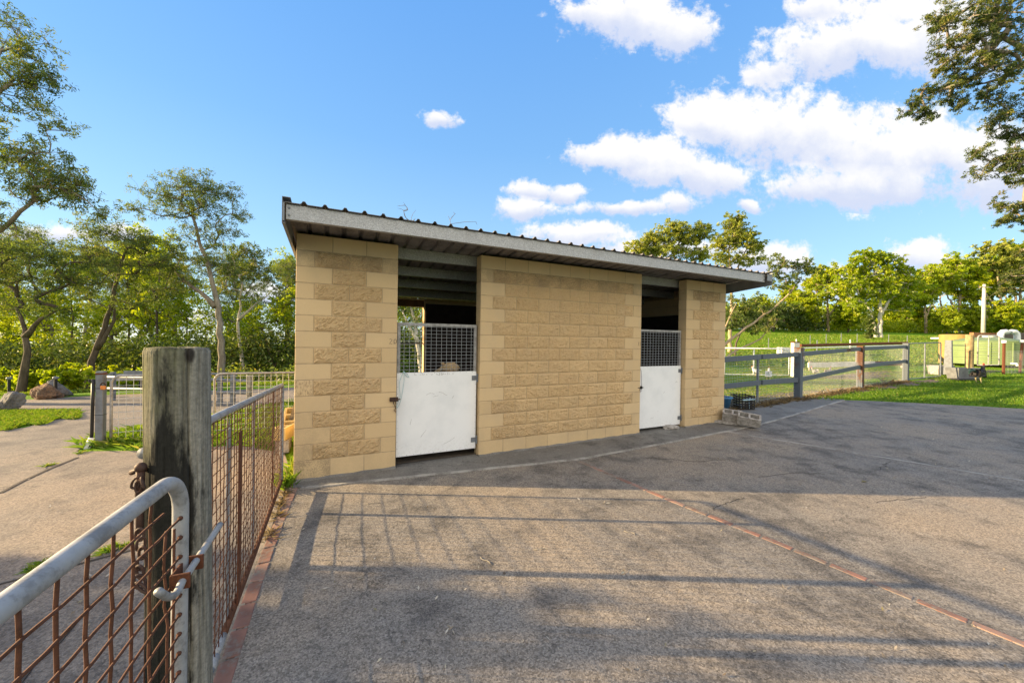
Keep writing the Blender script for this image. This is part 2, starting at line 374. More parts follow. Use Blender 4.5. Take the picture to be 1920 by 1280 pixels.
def fn_post(t, p, oc, out):
    s = t.add('ShaderNodeSeparateXYZ', ins={0: oc}).outputs
    g = t.noise(t.mapv(oc, (26, 26, 0.9)), 3.2, 7, 0.65, dist=0.4); n = t.noise(oc, 5, 6, 0.6); f = t.noise(oc, 90, 4, 0.7)
    c = t.ramp(g, [(0.25, (0.06, 0.054, 0.042)), (0.45, (0.135, 0.125, 0.10)), (0.6, (0.20, 0.185, 0.152)), (0.8, (0.28, 0.26, 0.215))])
    u = t.math('ADD', t.math('MULTIPLY', s[0], 0.745), t.math('MULTIPLY', s[1], 0.667))     # across the face that carries the burn
    side = t.sstep(u, -0.075, -0.098)
    c = t.mix(t.math('MULTIPLY', t.math('ADD', 0.25, t.math('MULTIPLY', t.sstep(n, 0.40, 0.62), 0.55)), t.sstep(u, 0.06, -0.03)), c, (0.095, 0.098, 0.04), 'MIX')
    c = t.mix(t.math('MULTIPLY', side, 0.6), c, (0.30, 0.24, 0.10))  # pale left edge: sunlight painted into the wood colour
    c = t.mix(t.math('MULTIPLY', t.sstep(u, 0.018, 0.030), 0.55), c, t.mix(1.0, c, (1.75, 1.72, 1.7), 'MULTIPLY'))
    a = t.math('SUBTRACT', t.math('SUBTRACT', 1.0, t.math('ABSOLUTE', t.math('DIVIDE', t.math('ADD', u, 0.026), 0.066))), t.math('MULTIPLY', t.sstep(s[2], 1.22, 1.60), 1.0))
    char = t.math('ADD', a, t.math('MULTIPLY', t.math('SUBTRACT', t.noise(t.mapv(oc, (9, 9, 2.2)), 3.2, 7, 0.7), 0.5), 2.2))
    c = t.mix(t.math('MULTIPLY', t.sstep(char, -0.30, 0.22), 0.94), c, (0.013, 0.013, 0.012))
    kn = t.voro(t.mapv(oc, (5, 5, 2.2)), 1.6, 'Distance'); c = t.mix(t.math('SUBTRACT', 1.0, t.sstep(kn, 0.06, 0.14)), c, (0.035, 0.03, 0.025))
    c = t.mix(0.35, c, t.ramp(f, [(0.3, 0.1), (0.5, 0.5), (0.7, 0.9)]), 'OVERLAY')
    setp(t, p, c, 0.92, bump=t.math('ADD', g, t.math('MULTIPLY', f, 0.3)), bs=0.7, bd=0.008, spec=0.15)
M_POST = material('weathered_log', fn_post)
M_TIMBER = plain('grey_timber', (0.30, 0.265, 0.21), 0.9, 0, 0.3, 14, 0.4, 0.006, (0.14, 0.12, 0.09))
M_BRICK = plain('red_edging_brick', (0.225, 0.118, 0.088), 0.9, 0, 0.3, 5, 0.4, 0.006, (0.22, 0.18, 0.15), 0.95)
M_HOLLOW = plain('grey_concrete_block', (0.34, 0.315, 0.285), 0.95, 0, 0.25, 16, 0.6, 0.006, (0.15, 0.13, 0.11), 0.7)
M_YBLOCK = plain('cream_loose_block', (0.52, 0.39, 0.17), 0.95, 0, 0.15, 10, 0.4, 0.005)
M_LINE = plain('pale_mortar_joint', (0.30, 0.285, 0.26), 0.95, 0, 0.25, 5, 0.3, 0.004, (0.18, 0.165, 0.15), 0.9)
def leafmat(name, cols, trans=0.45):
    def fn(t, p, oc, out):
        t.n.remove(p)
        a = t.add('ShaderNodeAttribute', attribute_name='tint').outputs['Fac']
        c = t.ramp(a, [(i / (len(cols) - 1), k) for i, k in enumerate(cols)])
        d = t.add('ShaderNodeBsdfDiffuse', ins={'Color': c}); tr = t.add('ShaderNodeBsdfTranslucent', ins={'Color': t.mix(1.0, c, (1.25, 1.2, 0.6), 'MULTIPLY')})
        g = t.add('ShaderNodeBsdfGlossy', ins={'Color': (0.35, 0.35, 0.3, 1), 'Roughness': 0.45})
        m = t.add('ShaderNodeMixShader', ins={0: trans, 1: d.outputs[0], 2: tr.outputs[0]})
        m2 = t.add('ShaderNodeMixShader', ins={0: 0.06, 1: m.outputs[0], 2: g.outputs[0]})
        t.l.new(m2.outputs[0], out.inputs[0])
    return material(name, fn)
L_GUM = leafmat('gum_leaf', [(0.075, 0.115, 0.030), (0.12, 0.17, 0.036), (0.19, 0.235, 0.040), (0.26, 0.21, 0.05)])
L_BRIGHT = leafmat('young_leaf', [(0.19, 0.27, 0.010), (0.30, 0.39, 0.010), (0.41, 0.46, 0.010), (0.45, 0.42, 0.02)], 0.55)
L_OLIVE = leafmat('olive_leaf', [(0.16, 0.20, 0.035), (0.25, 0.29, 0.04), (0.35, 0.37, 0.045), (0.37, 0.32, 0.06)], 0.45)
L_DARK = leafmat('dark_leaf', [(0.05, 0.085, 0.018), (0.085, 0.125, 0.022), (0.13, 0.165, 0.028), (0.11, 0.10, 0.03)], 0.35)
L_FERN = leafmat('feathery_leaf', [(0.045, 0.075, 0.022), (0.085, 0.12, 0.026), (0.15, 0.17, 0.03), (0.25, 0.19, 0.04)], 0.4)
L_GRASS = leafmat('grass_blade', [(0.07, 0.15, 0.014), (0.11, 0.21, 0.016), (0.18, 0.27, 0.02), (0.30, 0.28, 0.07)], 0.4)
L_STRAW = leafmat('straw_grass', [(0.16, 0.19, 0.03), (0.22, 0.24, 0.045), (0.30, 0.28, 0.07), (0.36, 0.31, 0.12)], 0.35)
L_DRY = leafmat('dry_weed', [(0.10, 0.07, 0.04), (0.16, 0.11, 0.06), (0.22, 0.16, 0.09), (0.30, 0.23, 0.13)], 0.2)
def bark(name, a, b, sc=1.0):
    def fn(t, p, oc, out):
        n = t.noise(t.mapv(oc, (6, 6, 1.2)), 2.5 * sc, 6, 0.65); m = t.noise(oc, 1.3, 4, 0.6)
        c = t.mix(t.sstep(t.math('ADD', n, t.math('MULTIPLY', m, 0.6)), 0.6, 1.0), a, b)
        setp(t, p, c, 0.9, bump=n, bs=0.6, bd=0.02, spec=0.1)
    return material(name, fn)
K_GREY = bark('grey_bark', (0.16, 0.13, 0.10), (0.30, 0.26, 0.20)); K_WHITE = bark('white_bark', (0.60, 0.56, 0.49), (0.36, 0.31, 0.25))
K_DARK = bark('dark_bark', (0.07, 0.055, 0.042), (0.14, 0.11, 0.085)); K_GOLD = bark('tan_bark', (0.42, 0.33, 0.21), (0.28, 0.21, 0.14))
def fn_ground(t, p, oc, out):
    dry = t.add('ShaderNodeAttribute', attribute_name='dry').outputs['Fac']; soil = t.add('ShaderNodeAttribute', attribute_name='soil').outputs['Fac']
    n = t.noise(oc, 0.35, 6, 0.65); m = t.noise(oc, 3.0, 6, 0.65); f = t.noise(oc, 45, 4, 0.7)
    g = t.mix(t.sstep(n, 0.35, 0.7), (0.10, 0.21, 0.008), (0.17, 0.28, 0.010))
    g = t.mix(t.math('MULTIPLY', t.sstep(m, 0.45, 0.7), 0.4), g, (0.07, 0.13, 0.010))
    dr = t.mix(t.sstep(m, 0.35, 0.65), (0.25, 0.20, 0.085), (0.15, 0.13, 0.05))
    c = t.mix(t.sstep(t.math('ADD', dry, t.math('MULTIPLY', t.math('SUBTRACT', m, 0.5), 1.2)), 0.35, 0.75), g, dr)
    so_ = t.mix(t.sstep(f, 0.4, 0.6), (0.23, 0.185, 0.145), (0.15, 0.115, 0.085))
    c = t.mix(t.sstep(t.math('ADD', soil, t.math('MULTIPLY', t.math('SUBTRACT', m, 0.5), 0.9)), 0.4, 0.65), c, so_)
    c = t.mix(0.45, c, t.ramp(f, [(0.3, 0.12), (0.5, 0.5), (0.7, 0.9)]), 'OVERLAY')
    setp(t, p, c, 0.95, bump=t.math('ADD', f, m), bs=0.8, bd=0.03, spec=0.1)
M_GROUND = material('paddock_ground', fn_ground)
M_STONE = plain('boulder_stone', (0.15, 0.14, 0.13), 0.95, 0, 0.4, 3, 0.8, 0.03, (0.10, 0.085, 0.07), 0.8)
M_STONEB = plain('boulder_brown_stone', (0.17, 0.10, 0.06), 0.95, 0, 0.5, 3, 0.8, 0.03, (0.07, 0.06, 0.05), 0.8)
# ------------------------------------------------------------------ ground, slabs, edging
rng = np.random.RandomState(7)
ux = np.linspace(-1, 1, 250); gxs = 1.3 * np.sinh(5.6 * ux) * 1.4 + 2
uy = np.linspace(-0.62, 1, 230); gys = 1.3 * np.sinh(5.75 * uy) * 1.7 + 4
GX, GY = np.meshgrid(gxs, gys); GT, GO = to_bw(GX, GY); GZ = gz(GX, GY)
yardT = lambda o: np.interp(o, [-0.6, -0.45, 0.6, 2.15, 4, 7, 12], [13.4, 14.3, 15.6, 17.2, 18.8, 20.5, 22])
DRIVE = np.array([(-0.02, 9), (-0.02, 0.1), (-0.02, -0.2), (-0.25, -1.4), (-1.0, -2.2), (-2.2, -2.45), (-3.2, -2.9), (-3.3, -3.6), (-2.6, -4.6), (-0.9, -6.2), (0.8, -8.2), (0.8, -9.9),
                  (-3.2, -10.1), (-6.2, -10.5), (-8.5, -10.2), (-7.6, -9.2), (-5.6, -7.3), (-5.0, -6.3), (-5.1, -5.5), (-6.2, -4.4), (-9, -2), (-12, 1), (-16, 5), (-16, 12), (-0.02, 12)])
def inside(px, py, poly):
    r = np.zeros(px.shape, bool); n = len(poly)
    for i in range(n):
        (x0, y0), (x1, y1) = poly[i], poly[(i + 1) % n]
        c = ((y0 > py) != (y1 > py)) & (px < (x1 - x0) * (py - y0) / (y1 - y0 + 1e-12) + x0); r ^= c
    return r
iny = (GT > -0.3) & (GT < yardT(GO)) & (GO > -1.2) & (GO < 12)
ind = inside(GT, GO, DRIVE)
sunk = GZ - np.where(iny | ind, 0.05, 0.0) - np.where((GT > 0) & (GT < 8) & (GO < 0.2) & (GO > -3.7), 0.06, 0)
n1 = nz(GX, GY, 0.25, 1); n2 = nz(GX, GY, 0.9, 2)
pad = ss(GT, 7, 8.5) * (1 - ss(GO, -1.6, -1.0)) * (1 - ss(GY, 12.5, 18))                   # bare paddock behind the rail fence
fld = ss(GX, 2, 10) * ss(GY, 20, 26)
dry = np.clip(pad * (0.72 + 0.25 * n1) + fld * (1 - ss(GY, 26, 40)) * (0.12 + 0.35 * n1) + fld * 0.10 * n2 + 0.10 * n2 + 0.03, 0, 1)
soil = np.clip(pad * (0.25 + 0.35 * n2) * (1 - ss(-GO, 4, 8)) + 0.9 * ss(GO, -2.2, -1.5) * (1 - ss(GO, -1.35 + 0.2 * n2, -0.75 + 0.2 * n2)) * ss(GT, 8, 9) * (1 - ss(GT, 30, 34)), 0, 1)
soil = np.maximum(soil, (1 - ss(np.abs(GT - 23.5), 2, 5)) * (1 - ss(np.abs(GO + 3.5), 0.3, 1.2)) * 0.8)
leftz = (1 - ss(GT, -1, 1)) * ss(-GO, 11.5, 15); dry = np.maximum(dry, leftz * (0.45 + 0.3 * n1))
GZ2 = sunk + 0.02 * n2 * (~(iny | ind)) * np.clip((np.abs(GX) + np.abs(GY) - 6) / 20, 0, 1.5)
grid_mesh('ground', GX, GY, GZ2, M_GROUND, attrs={'dry': dry, 'soil': soil})['kind'] = 'structure'

oo = np.linspace(-0.6, 12, 90); uu = np.linspace(0, 1, 120)
OO, UU = np.meshgrid(oo, uu, indexing='ij'); TT = -0.03 + UU * (yardT(OO) + 0.06 * nz(OO * 3, OO, 2, 3) + 0.03)
XX = COR[0] + D[0] * TT - NB[0] * OO; YY = COR[1] + D[1] * TT - NB[1] * OO
grid_mesh('yard', XX, YY, gz(XX, YY), M_YARD)['kind'] = 'structure'
APE = lambda t: np.interp(t, [0, 3.7, 5.6, 8.4, 11, 14.2], [0.20, 0.70, 0.62, 0.46, 0.05, -0.5])
tt = np.linspace(0, 14.2, 140); vv = np.linspace(0, 1, 14)
TT, VV = np.meshgrid(tt, vv); OE = APE(TT) + 0.008 * np.sin(TT * 9); OB = np.where(TT < 8, -0.3, -1.22) ; OO = OB + (OE - OB) * VV
XX = COR[0] + D[0] * TT - NB[0] * OO; YY = COR[1] + D[1] * TT - NB[1] * OO
grid_mesh('apron', XX, YY, gz(XX, YY) + 0.010, M_APRON)['kind'] = 'structure'
b = MB()
def strip(b, pts, w, h, lift=0.004, skip=None):
    for i in range(len(pts) - 1):
        if skip and skip(i): continue
        (t0, o0), (t1, o1) = pts[i], pts[i + 1]; dx, dy = t1 - t0, o1 - o0; L = math.hypot(dx, dy); nx, ny = -dy / L * w / 2, dx / L * w / 2
        q = [(t0 - nx, o0 - ny), (t1 - nx, o1 - ny), (t1 + nx, o1 + ny), (t0 + nx, o0 + ny)]
        v = [B(t, o, bwz(t, o) + lift) for t, o in q] + [B(t, o, bwz(t, o) - h) for t, o in q]
        b.put(v, [(0, 1, 2, 3), (4, 7, 6, 5), (0, 4, 5, 1), (1, 5, 6, 2), (2, 6, 7, 3), (3, 7, 4, 0)])
strip(b, [(t, APE(t) + 0.025 + 0.006 * math.sin(t * 7)) for t in np.linspace(0.1, 14.1, 60)], 0.05, 0.02, 0.013)
b.build('slab_joint', M_LINE)['kind'] = 'structure'
b = MB(); strip(b, [(7.30 + 0.34 * (o - 0.55) + 0.01 * math.sin(5 * o), o) for o in np.linspace(0.52, 8, 40)], 0.045, 0.02, 0.004, lambda i: i % 9 == 8)
b.build('slab_joint', M_LINE)['kind'] = 'structure'
uu = np.linspace(0, 1, 2)
me_pts = DRIVE
dt = np.linspace(-16, 0.8, 150); do = np.linspace(-10.5, 12, 190); TT, OO = np.meshgrid(dt, do)
# driveway: a fine sheet cut along its outline
bm = bmesh.new()
vs = [bm.verts.new(B(t, o, 0)) for t, o in DRIVE]
bm.faces.new(vs)
for a in range(-16, 2): bmesh.ops.bisect_plane(bm, geom=bm.verts[:] + bm.edges[:] + bm.faces[:], plane_co=B(a, 0, 0), plane_no=D3)
for a in range(-11, 12): bmesh.ops.bisect_plane(bm, geom=bm.verts[:] + bm.edges[:] + bm.faces[:], plane_co=B(0, a, 0), plane_no=N3)
for v in bm.verts: v.co.z = float(gz(v.co.x, v.co.y)) - 0.004
me = bpy.data.meshes.new('driveway'); bmesh.ops.recalc_face_normals(bm, faces=bm.faces); bm.to_mesh(me); bm.free()
link('driveway', me, M_DRIVE)['kind'] = 'structure'
b = MB(); dark_joint = [(-0.6 - 0.05 * math.sin(o * 3), o) for o in np.linspace(0.6, 5.2, 30)]
strip(b, [tuple(to_bw(*on(x, y)[:2])) for x, y in ((0, 908), (40, 888), (90, 866), (145, 845))], 0.035, 0.02, 0.003)
strip(b, [tuple(to_bw(*on(x, y)[:2])) for x, y in ((0, 1075), (30, 1068), (75, 1055), (130, 1045), (215, 1024), (265, 1012))], 0.018, 0.02, 0.003)
strip(b, [tuple(to_bw(*on(x, y)[:2])) for x, y in ((25, 1275), (60, 1228), (110, 1185), (160, 1128), (205, 1085))], 0.016, 0.02, 0.003)
b.build('driveway_joint', plain('dark_joint', (0.06, 0.052, 0.045), 0.95))['kind'] = 'structure'
M_EARTH = plain('edge_earth', (0.26, 0.215, 0.165), 0.95, 0, 0.3, 9, 0.6, 0.01, (0.13, 0.10, 0.07), 0.7)
b = MB(); strip(b, [(-0.105, o) for o in np.linspace(0.05, 9, 30)], 0.07, 0.03, 0.003)
b.build('gate_sill_strip', M_EARTH)['kind'] = 'structure'
# the two brick edgings: one brick laid flat after another
rb = np.random.RandomState(3)
def edging(line, w, o0, o1, mats, pp_=(0.36, 0.32, 0.32)):
    b = MB(); o = o0
    while o < o1:
        L = 0.228 + rb.uniform(-0.004, 0.004); t = line(o + L / 2); du = (line(o + L) - line(o)) / L; zz = bwz(t, o) - 0.0015 + rb.uniform(0, 0.004)
        e = D3 * du - N3; e /= np.linalg.norm(e); s_ = np.cross(e, Z3)
        a = rb.uniform(-0.012, 0.012); e2, s2 = e + s_ * a, s_ - e * a
        b.obox(B(t, o + L / 2, zz - 0.03), e2 * (L / 2 - 0.004), s2 * (w / 2), Z3 * 0.034, rb.choice(3, p=pp_)); o += L + 0.008
    x = b.build('brick_edging', mats, bevel=0.006); x['kind'] = 'structure'; return x
MB2 = plain('faded_brick', (0.30, 0.175, 0.13), 0.95, 0, 0.25, 7, 0.5, 0.006, (0.25, 0.215, 0.18), 0.9)
MB3 = plain('mortar_smeared_brick', (0.205, 0.165, 0.135), 0.95, 0, 0.3, 9, 0.5, 0.006, (0.22, 0.11, 0.075), 0.7)
edging(lambda o: np.interp(o, [0.05, 0.7, 1.3, 2.2, 9], [0.032, -0.005, -0.028, -0.05, -0.052]), 0.088, 0.12, 9, [M_BRICK, MB2, MB3])
edging(lambda o: np.interp(o, [0.78, 2.19, 3.34, 4.55, 9], [3.66, 3.80, 3.98, 4.13, 4.75]), 0.062, 0.8, 9, [M_BRICK, MB2, MB3], (0.16, 0.22, 0.62))

# cracks in the slabs
b = MB(); rc_ = np.random.RandomState(14)
for line in ([(1335, 962), (1352, 953), (1368, 947), (1400, 936)], [(1640, 948), (1690, 945), (1750, 940)], [(1648, 888), (1660, 878), (1672, 872)], [(1210, 862), (1300, 870), (1380, 866)], [(1420, 900), (1500, 893), (1560, 897)]):
    P = [on(x, y, -0.04) for x, y in line]; Q = [tuple(to_bw(*(P[i] + (P[i + 1] - P[i]) * u)[:2] + rc_.normal(0, 0.012, 2))) for i in range(len(P) - 1) for u in np.linspace(0, 1, 7)[:-1]]
    strip(b, Q, 0.0032, 0.004, 0.003)
b.build('slab_crack', plain('crack_dark', (0.035, 0.03, 0.026), 0.95))['kind'] = 'structure'

# ------------------------------------------------------------------ the stable
stable = thing('stable', 'cream concrete block stable with a skillion metal roof and two half doors', 'stable', B(0, 0, 0))
def blocks(name, P0, U, NO, L, rows, pat, parent, thick=0.19, ztop=3.0, seed=0, stain_shade=None):
    """courses of 200 mm blocks; U along, NO outward; pat(row) -> [(u0,u1,'s'|'r')]"""
    r = np.random.RandomState(seed); b = MB(); tint = []; st = []; ru = []
    P0, U, NO = (np.asarray(a, float) for a in (P0, U, NO)); T = thick
    z0 = ztop - 0.2 * rows
    b.obox(P0 + U * L / 2 - NO * (T / 2) + Z3 * ((ztop + z0 - 0.12) / 2), U * (L / 2 - 0.004), NO * (T / 2 - 0.0035), Z3 * ((ztop - z0 + 0.12) / 2 - 0.003), 2)
    tint += [0.5] * 6; st += [0.25] * 6; ru += [0] * 6
    for k in range(rows):
        zt, zb = ztop - 0.2 * k - 0.0035, ztop - 0.2 * (k + 1) + 0.0035
        if k == rows - 1: zb -= 0.06
        for (a, c, typ) in pat(k):
            a_, c_ = a + (0.0035 if a > 1e-6 else 0), c - (0.0035 if c < L - 1e-6 else 0)
            tn = np.clip(r.normal(0.5, 0.28), 0, 1); sv = stain_shade(k, a) if stain_shade else 0; rv = 1.0 if (seed == 1 and k == 9 and a < 0.01) else 0
            jit = r.uniform(-0.0012, 0.0012)
            if typ == 's':
                n0 = len(b.f); bv = 0.005; F0 = jit
                vs = []
                for (dz, du, dn) in ((0, 0, -bv), (bv, bv, 0)):
                    for (u, z) in ((a_ + du, zb + dz), (c_ - du, zb + dz), (c_ - du, zt - dz), (a_ + du, zt - dz)):
                        vs.append(P0 + U * u + NO * (F0 + dn) + Z3 * z)
                bk = [P0 + U * u - NO * T + Z3 * z for (u, z) in ((a_, zb), (c_, zb), (c_, zt), (a_, zt))]
                b.put(vs + bk, [(4, 5, 6, 7)] + [(i, (i + 1) % 4, 4 + (i + 1) % 4, 4 + i) for i in range(4)] + [(8 + i, 8 + (i + 1) % 4, (i + 1) % 4, i) for i in range(4)] + [(11, 10, 9, 8)], 0)
                m = len(b.f) - n0
            else:
                n0 = len(b.f); nu, nzv = max(4, int((c_ - a_) / 0.0165)), 12
                us = np.linspace(0, 1, nu + 1); zs = np.linspace(0, 1, nzv + 1); Ug, Zg = np.meshgrid(us, zs)
                edge = np.minimum(np.minimum(Ug, 1 - Ug) * (c_ - a_), np.minimum(Zg, 1 - Zg) * (zt - zb)) / 0.028
                lump = nz(Ug * (c_ - a_), Zg * 0.2, 34, r.randint(1e6)) * 0.5 + nz(Ug * (c_ - a_), Zg * 0.2, 90, r.randint(1e6)) * 0.4 + r.normal(0, 0.42, Ug.shape)
                hgt = np.clip(edge, 0, 1) ** 0.6 * (0.015 + 0.0115 * lump) - 0.001
                V = P0 + (U[None, None] * (a_ + Ug * (c_ - a_))[..., None]) + NO * hgt[..., None] + Z3 * (zb + Zg * (zt - zb))[..., None]
                W_ = nu + 1; F = [(j * W_ + i, j * W_ + i + 1, (j + 1) * W_ + i + 1, (j + 1) * W_ + i) for j in range(nzv) for i in range(nu)]
                b.put(V, F, 1)
                bo = [P0 + U * u + NO * dn + Z3 * z for dn in (-0.001, -T) for (u, z) in ((a_, zb), (c_, zb), (c_, zt), (a_, zt))]
                b.put(bo, [(4 + i, 4 + (i + 1) % 4, (i + 1) % 4, i) for i in range(4)] + [(7, 6, 5, 4)], 0)
                m = len(b.f) - n0
            tint += [tn] * m; st += [sv] * m; ru += [rv] * m
    o = b.build(name, [M_BLOCK, M_ROCK, M_MORTAR], parent)
    for k, a in (('tint', tint), ('stain_shade', st), ('rust', ru)):
        o.data.attributes.new(k, 'FLOAT', 'FACE').data.foreach_set('value', np.array(a, np.float32))
    return o
def run(a, c, typ, off=0.0):
    e = [a]; x = a + (0.4 if off == 0 else off)
    while x < c - 1e-3: e.append(x); x += 0.4
    e.append(c); return [(e[i], e[i + 1], typ) for i in range(len(e) - 1)]
def pat_front(L):
    def f(k):
        if k == 0 or k == 14: return run(0, L, 's', 0.0)
        if k % 2: return [(0, 0.2, 's')] + run(0.2, L - 0.2, 'r') + [(L - 0.2, L, 's')]
        return [(0, 0.4, 's')] + run(0.4, L - 0.4, 'r') + [(L - 0.4, L, 's')]
    return f
def stain_shade1(k, a): return {14: 0.62 if a < 0.1 else 0.12, 13: 0.35 if a < 0.3 else 0.1, 12: 0.2 if a < 0.1 else 0, 1: 0.35, 11: 0.15 if a < 0.1 else 0}.get(k, 0.03)  # second course: dirt mixed with painted-in shade; the rest is dirt
def stain_shade2(k, a): return {14: 0.12, 1: 0.38, 13: 0.12, 11: 0.1}.get(k, 0.03)  # second course again dirt plus painted shade
blocks('front_pier', B(0, 0, 0), D3, -N3, 1.2, 15, pat_front(1.2), stable, seed=1, stain_shade=stain_shade1)
blocks('front_wall', B(2.4, 0, 0), D3, -N3, 3.2, 15, pat_front(3.2), stable, seed=2, stain_shade=stain_shade2)
blocks('front_pier', B(6.8, 0, 0), D3, -N3, 1.2, 15, pat_front(1.2), stable, seed=3, stain_shade=stain_shade2)
pat_all = lambda L: (lambda k: run(0, L, 's', 0.0 if k % 2 else 0.2))
DEP = 4.0
blocks('side_wall', B(0, -0.192, 0), N3, -D3, DEP - 0.384, 14, pat_all(DEP - 0.384), stable, ztop=2.8, seed=4)
blocks('side_wall', B(8, -DEP + 0.192, 0), -N3, D3, DEP - 0.384, 14, pat_all(DEP - 0.384), stable, ztop=2.8, seed=5)
blocks('partition_wall', B(4.0, -0.192, 0), N3, -D3, DEP - 0.384, 12, pat_all(DEP - 0.384), stable, ztop=2.4, seed=6)
WT0, WT1, WZ0, WZ1 = 1.10, 2.365, 0.905, 2.50
def back(t0, t1, rows, ztop, seed): blocks('back_wall', B(t1, -DEP, 0), -D3, N3, t1 - t0, rows, pat_all(t1 - t0), stable, ztop=ztop, seed=seed)
back(0, WT0, 14, 2.7, 7); back(WT1, 8.0, 14, 2.7, 8); back(WT0, WT1, 5, WZ0, 9)
zs_ = lambda o: 3.100 + 0.075 * (o - 0.76)                            # underside of the roof sheet
# infill above the side walls up to the sheet
b = MB()
for t0, t1 in ((0.004, 0.186), (7.814, 7.996)):
    v = [B(t, o, z) for t in (t0, t1) for (o, z) in ((-0.195, 2.803), (-DEP + 0.195, 2.803), (-DEP + 0.195, max(2.806, zs_(-DEP + 0.195) - 0.005)), (-0.195, zs_(-0.195) - 0.005))]
    b = MB(); b.put(v, [(0, 1, 2, 3), (7, 6, 5, 4), (0, 4, 5, 1), (1, 5, 6, 2), (2, 6, 7, 3), (3, 7, 4, 0)])
    b.build('gable_infill', M_MORTAR, stable)
b = MB(); b.obox(B((WT0 + WT1) / 2, -DEP + 0.1, (WZ1 + 2.66) / 2), D3 * ((WT1 - WT0) / 2 - 0.004), N3 * 0.06, Z3 * ((2.66 - WZ1) / 2)); b.build('lintel', plain('lintel_timber', (0.20, 0.11, 0.06), 0.9), stable)
b = MB()
b.tube([B(WT0 - 0.0, -DEP + 0.1, 1.62), B(WT1, -DEP + 0.1, 1.62)], 0.02, 8); b.build('window_bar', M_STEEL, stable)
b = MB(); b.box(0, 1, 0, 1, 0, 1); b = MB()
v = [B(t, o, -0.012) for t, o in ((0.1, -0.1), (7.9, -0.1), (7.9, -3.5), (0.1, -3.5))]; b.put(v, [(0, 1, 2, 3)])
b.build('stable_floor', plain('stall_dirt', (0.10, 0.08, 0.06), 0.98, 0, 0.3, 5, 0.8, 0.02))['kind'] = 'structure'
# footing fillet along the wall foot
b = MB()
for a, c in ((0.0, 1.2), (2.4, 5.6), (6.8, 8.0)):
    q = [(0.055, -0.02), (0.03, 0.016), (0.0, 0.03), (-0.05, 0.03), (-0.05, -0.02)]
    n = max(3, int((c - a) / 0.12)); ts = np.linspace(a, c, n)
    V = [B(t, oo_ * (1 + 0.3 * math.sin(t * 13)), bwz(t, 0) + zz_ * (1 + 0.2 * math.sin(t * 17))) for t in ts for (oo_, zz_) in q]
    F = [(i * 5 + j, i * 5 + (j + 1) % 5, (i + 1) * 5 + (j + 1) % 5, (i + 1) * 5 + j) for i in range(n - 1) for j in range(5)] + [(4, 3, 2, 1, 0), tuple((n - 1) * 5 + j for j in range(5))]
    b.put(V, F)
b.build('footing', M_APRON, stable)
# roof: ribbed sheet, C-purlins, barge cappings
ribs = [0.136 + 0.1958 * k for k in range(-1, 41)]
prof = [(-0.05, 0.0)]
for r in ribs:
    if r < -0.0: continue
    prof += [(r - 0.034, 0.0), (r - 0.024, 0.008), (r - 0.011, 0.030), (r + 0.011, 0.030), (r + 0.024, 0.008), (r + 0.034, 0.0)]
prof = [p for p in prof if p[0] < 8.17] + [(8.20, 0.0)]
O0, O1 = 0.80, -DEP - 0.28; b = MB()
V = [B(t, o, zs_(o) + z + dz) for dz in (0, 0.004) for o in (O0, O1) for (t, z) in prof]; n = len(prof)
F = []
for i in range(n - 1):
    F += [(n + i, n + i + 1, i + 1, i), (2 * n + i, 2 * n + i + 1, 3 * n + i + 1, 3 * n + i), (i, i + 1, 2 * n + i + 1, 2 * n + i), (n + i + 1, n + i, 3 * n + i, 3 * n + i + 1)]
F += [(0, 2 * n, 3 * n, n), (n - 1, 2 * n - 1, 4 * n - 1, 3 * n - 1)]
b.put(V, F); roof = b.build('roof', M_ROOF, stable)
def cpurlin(b, o, t0, t1, zt, h, lip, face=1):
    th = 0.0025
    b.obox(B((t0 + t1) / 2, o - face * th, zt - h / 2), D3 * ((t1 - t0) / 2), N3 * th, Z3 * h / 2)
    for z in (zt - th, zt - h + th): b.obox(B((t0 + t1) / 2, o - face * (lip / 2 + 2 * th), z), D3 * ((t1 - t0) / 2 - 0.001), N3 * (lip / 2), Z3 * th)
b = MB(); cpurlin(b, 0.764, -0.026, 8.052, 3.095, 0.152, 0.06); b.build('fascia_beam', M_GALV, roof)
b = MB()
for (t, z) in ((-0.0, 3.06), (-0.0, 2.985), (8.02, 3.06), (8.02, 2.985)):
    b = MB(); b.tube([B(t, 0.764, z), B(t, 0.776, z)], 0.011, 6); b.build('bolt', M_STEEL, roof)
b = MB()
for o in (-0.235, -1.2, -2.15, -3.1, -4.12): cpurlin(b, o, 0.02 if o > -4.0 else -0.03, 7.98, zs_(o) - 0.006, 0.15 if o > -4.0 else 0.1, 0.06)
b.build('purlin', M_GALV, roof)
for t0, sgn in ((-0.058, 1), (8.212, -1)):
    b = MB(); N_ = 2
    def slab(o0, o1, ta, tb, za, zb):
        v = [B(t, o, zs_(o) + z) for t in (ta, tb) for (o, z) in ((o0, za), (o1, za), (o1, zb), (o0, zb))]
        b.put(v, [(0, 1, 2, 3), (7, 6, 5, 4), (0, 4, 5, 1), (1, 5, 6, 2), (2, 6, 7, 3), (3, 7, 4, 0)])
    slab(O0 + 0.012, O1, t0, t0 + sgn * 0.004, -0.215, 0.052)                       # fascia leaf
    slab(O0 + 0.012, O1, t0 + sgn * 0.0045, t0 + sgn * 0.075, 0.046, 0.0515)         # top leaf over the sheet
    slab(O0 + 0.010, O1, t0 + sgn * 0.0045, t0 + sgn * 0.03, -0.2145, -0.2105)       # bottom return
    if sgn > 0:
        slab(O0 + 0.002, 0.002, t0 + 0.0046, t0 + 0.020, -0.19, -0.005)               # angle behind the leaf
    else: slab(O0 + 0.012, O0 + 0.004, t0 - 0.16, t0 - 0.0045, -0.14, -0.012)
    b.build('barge_capping', M_BARGE, roof)
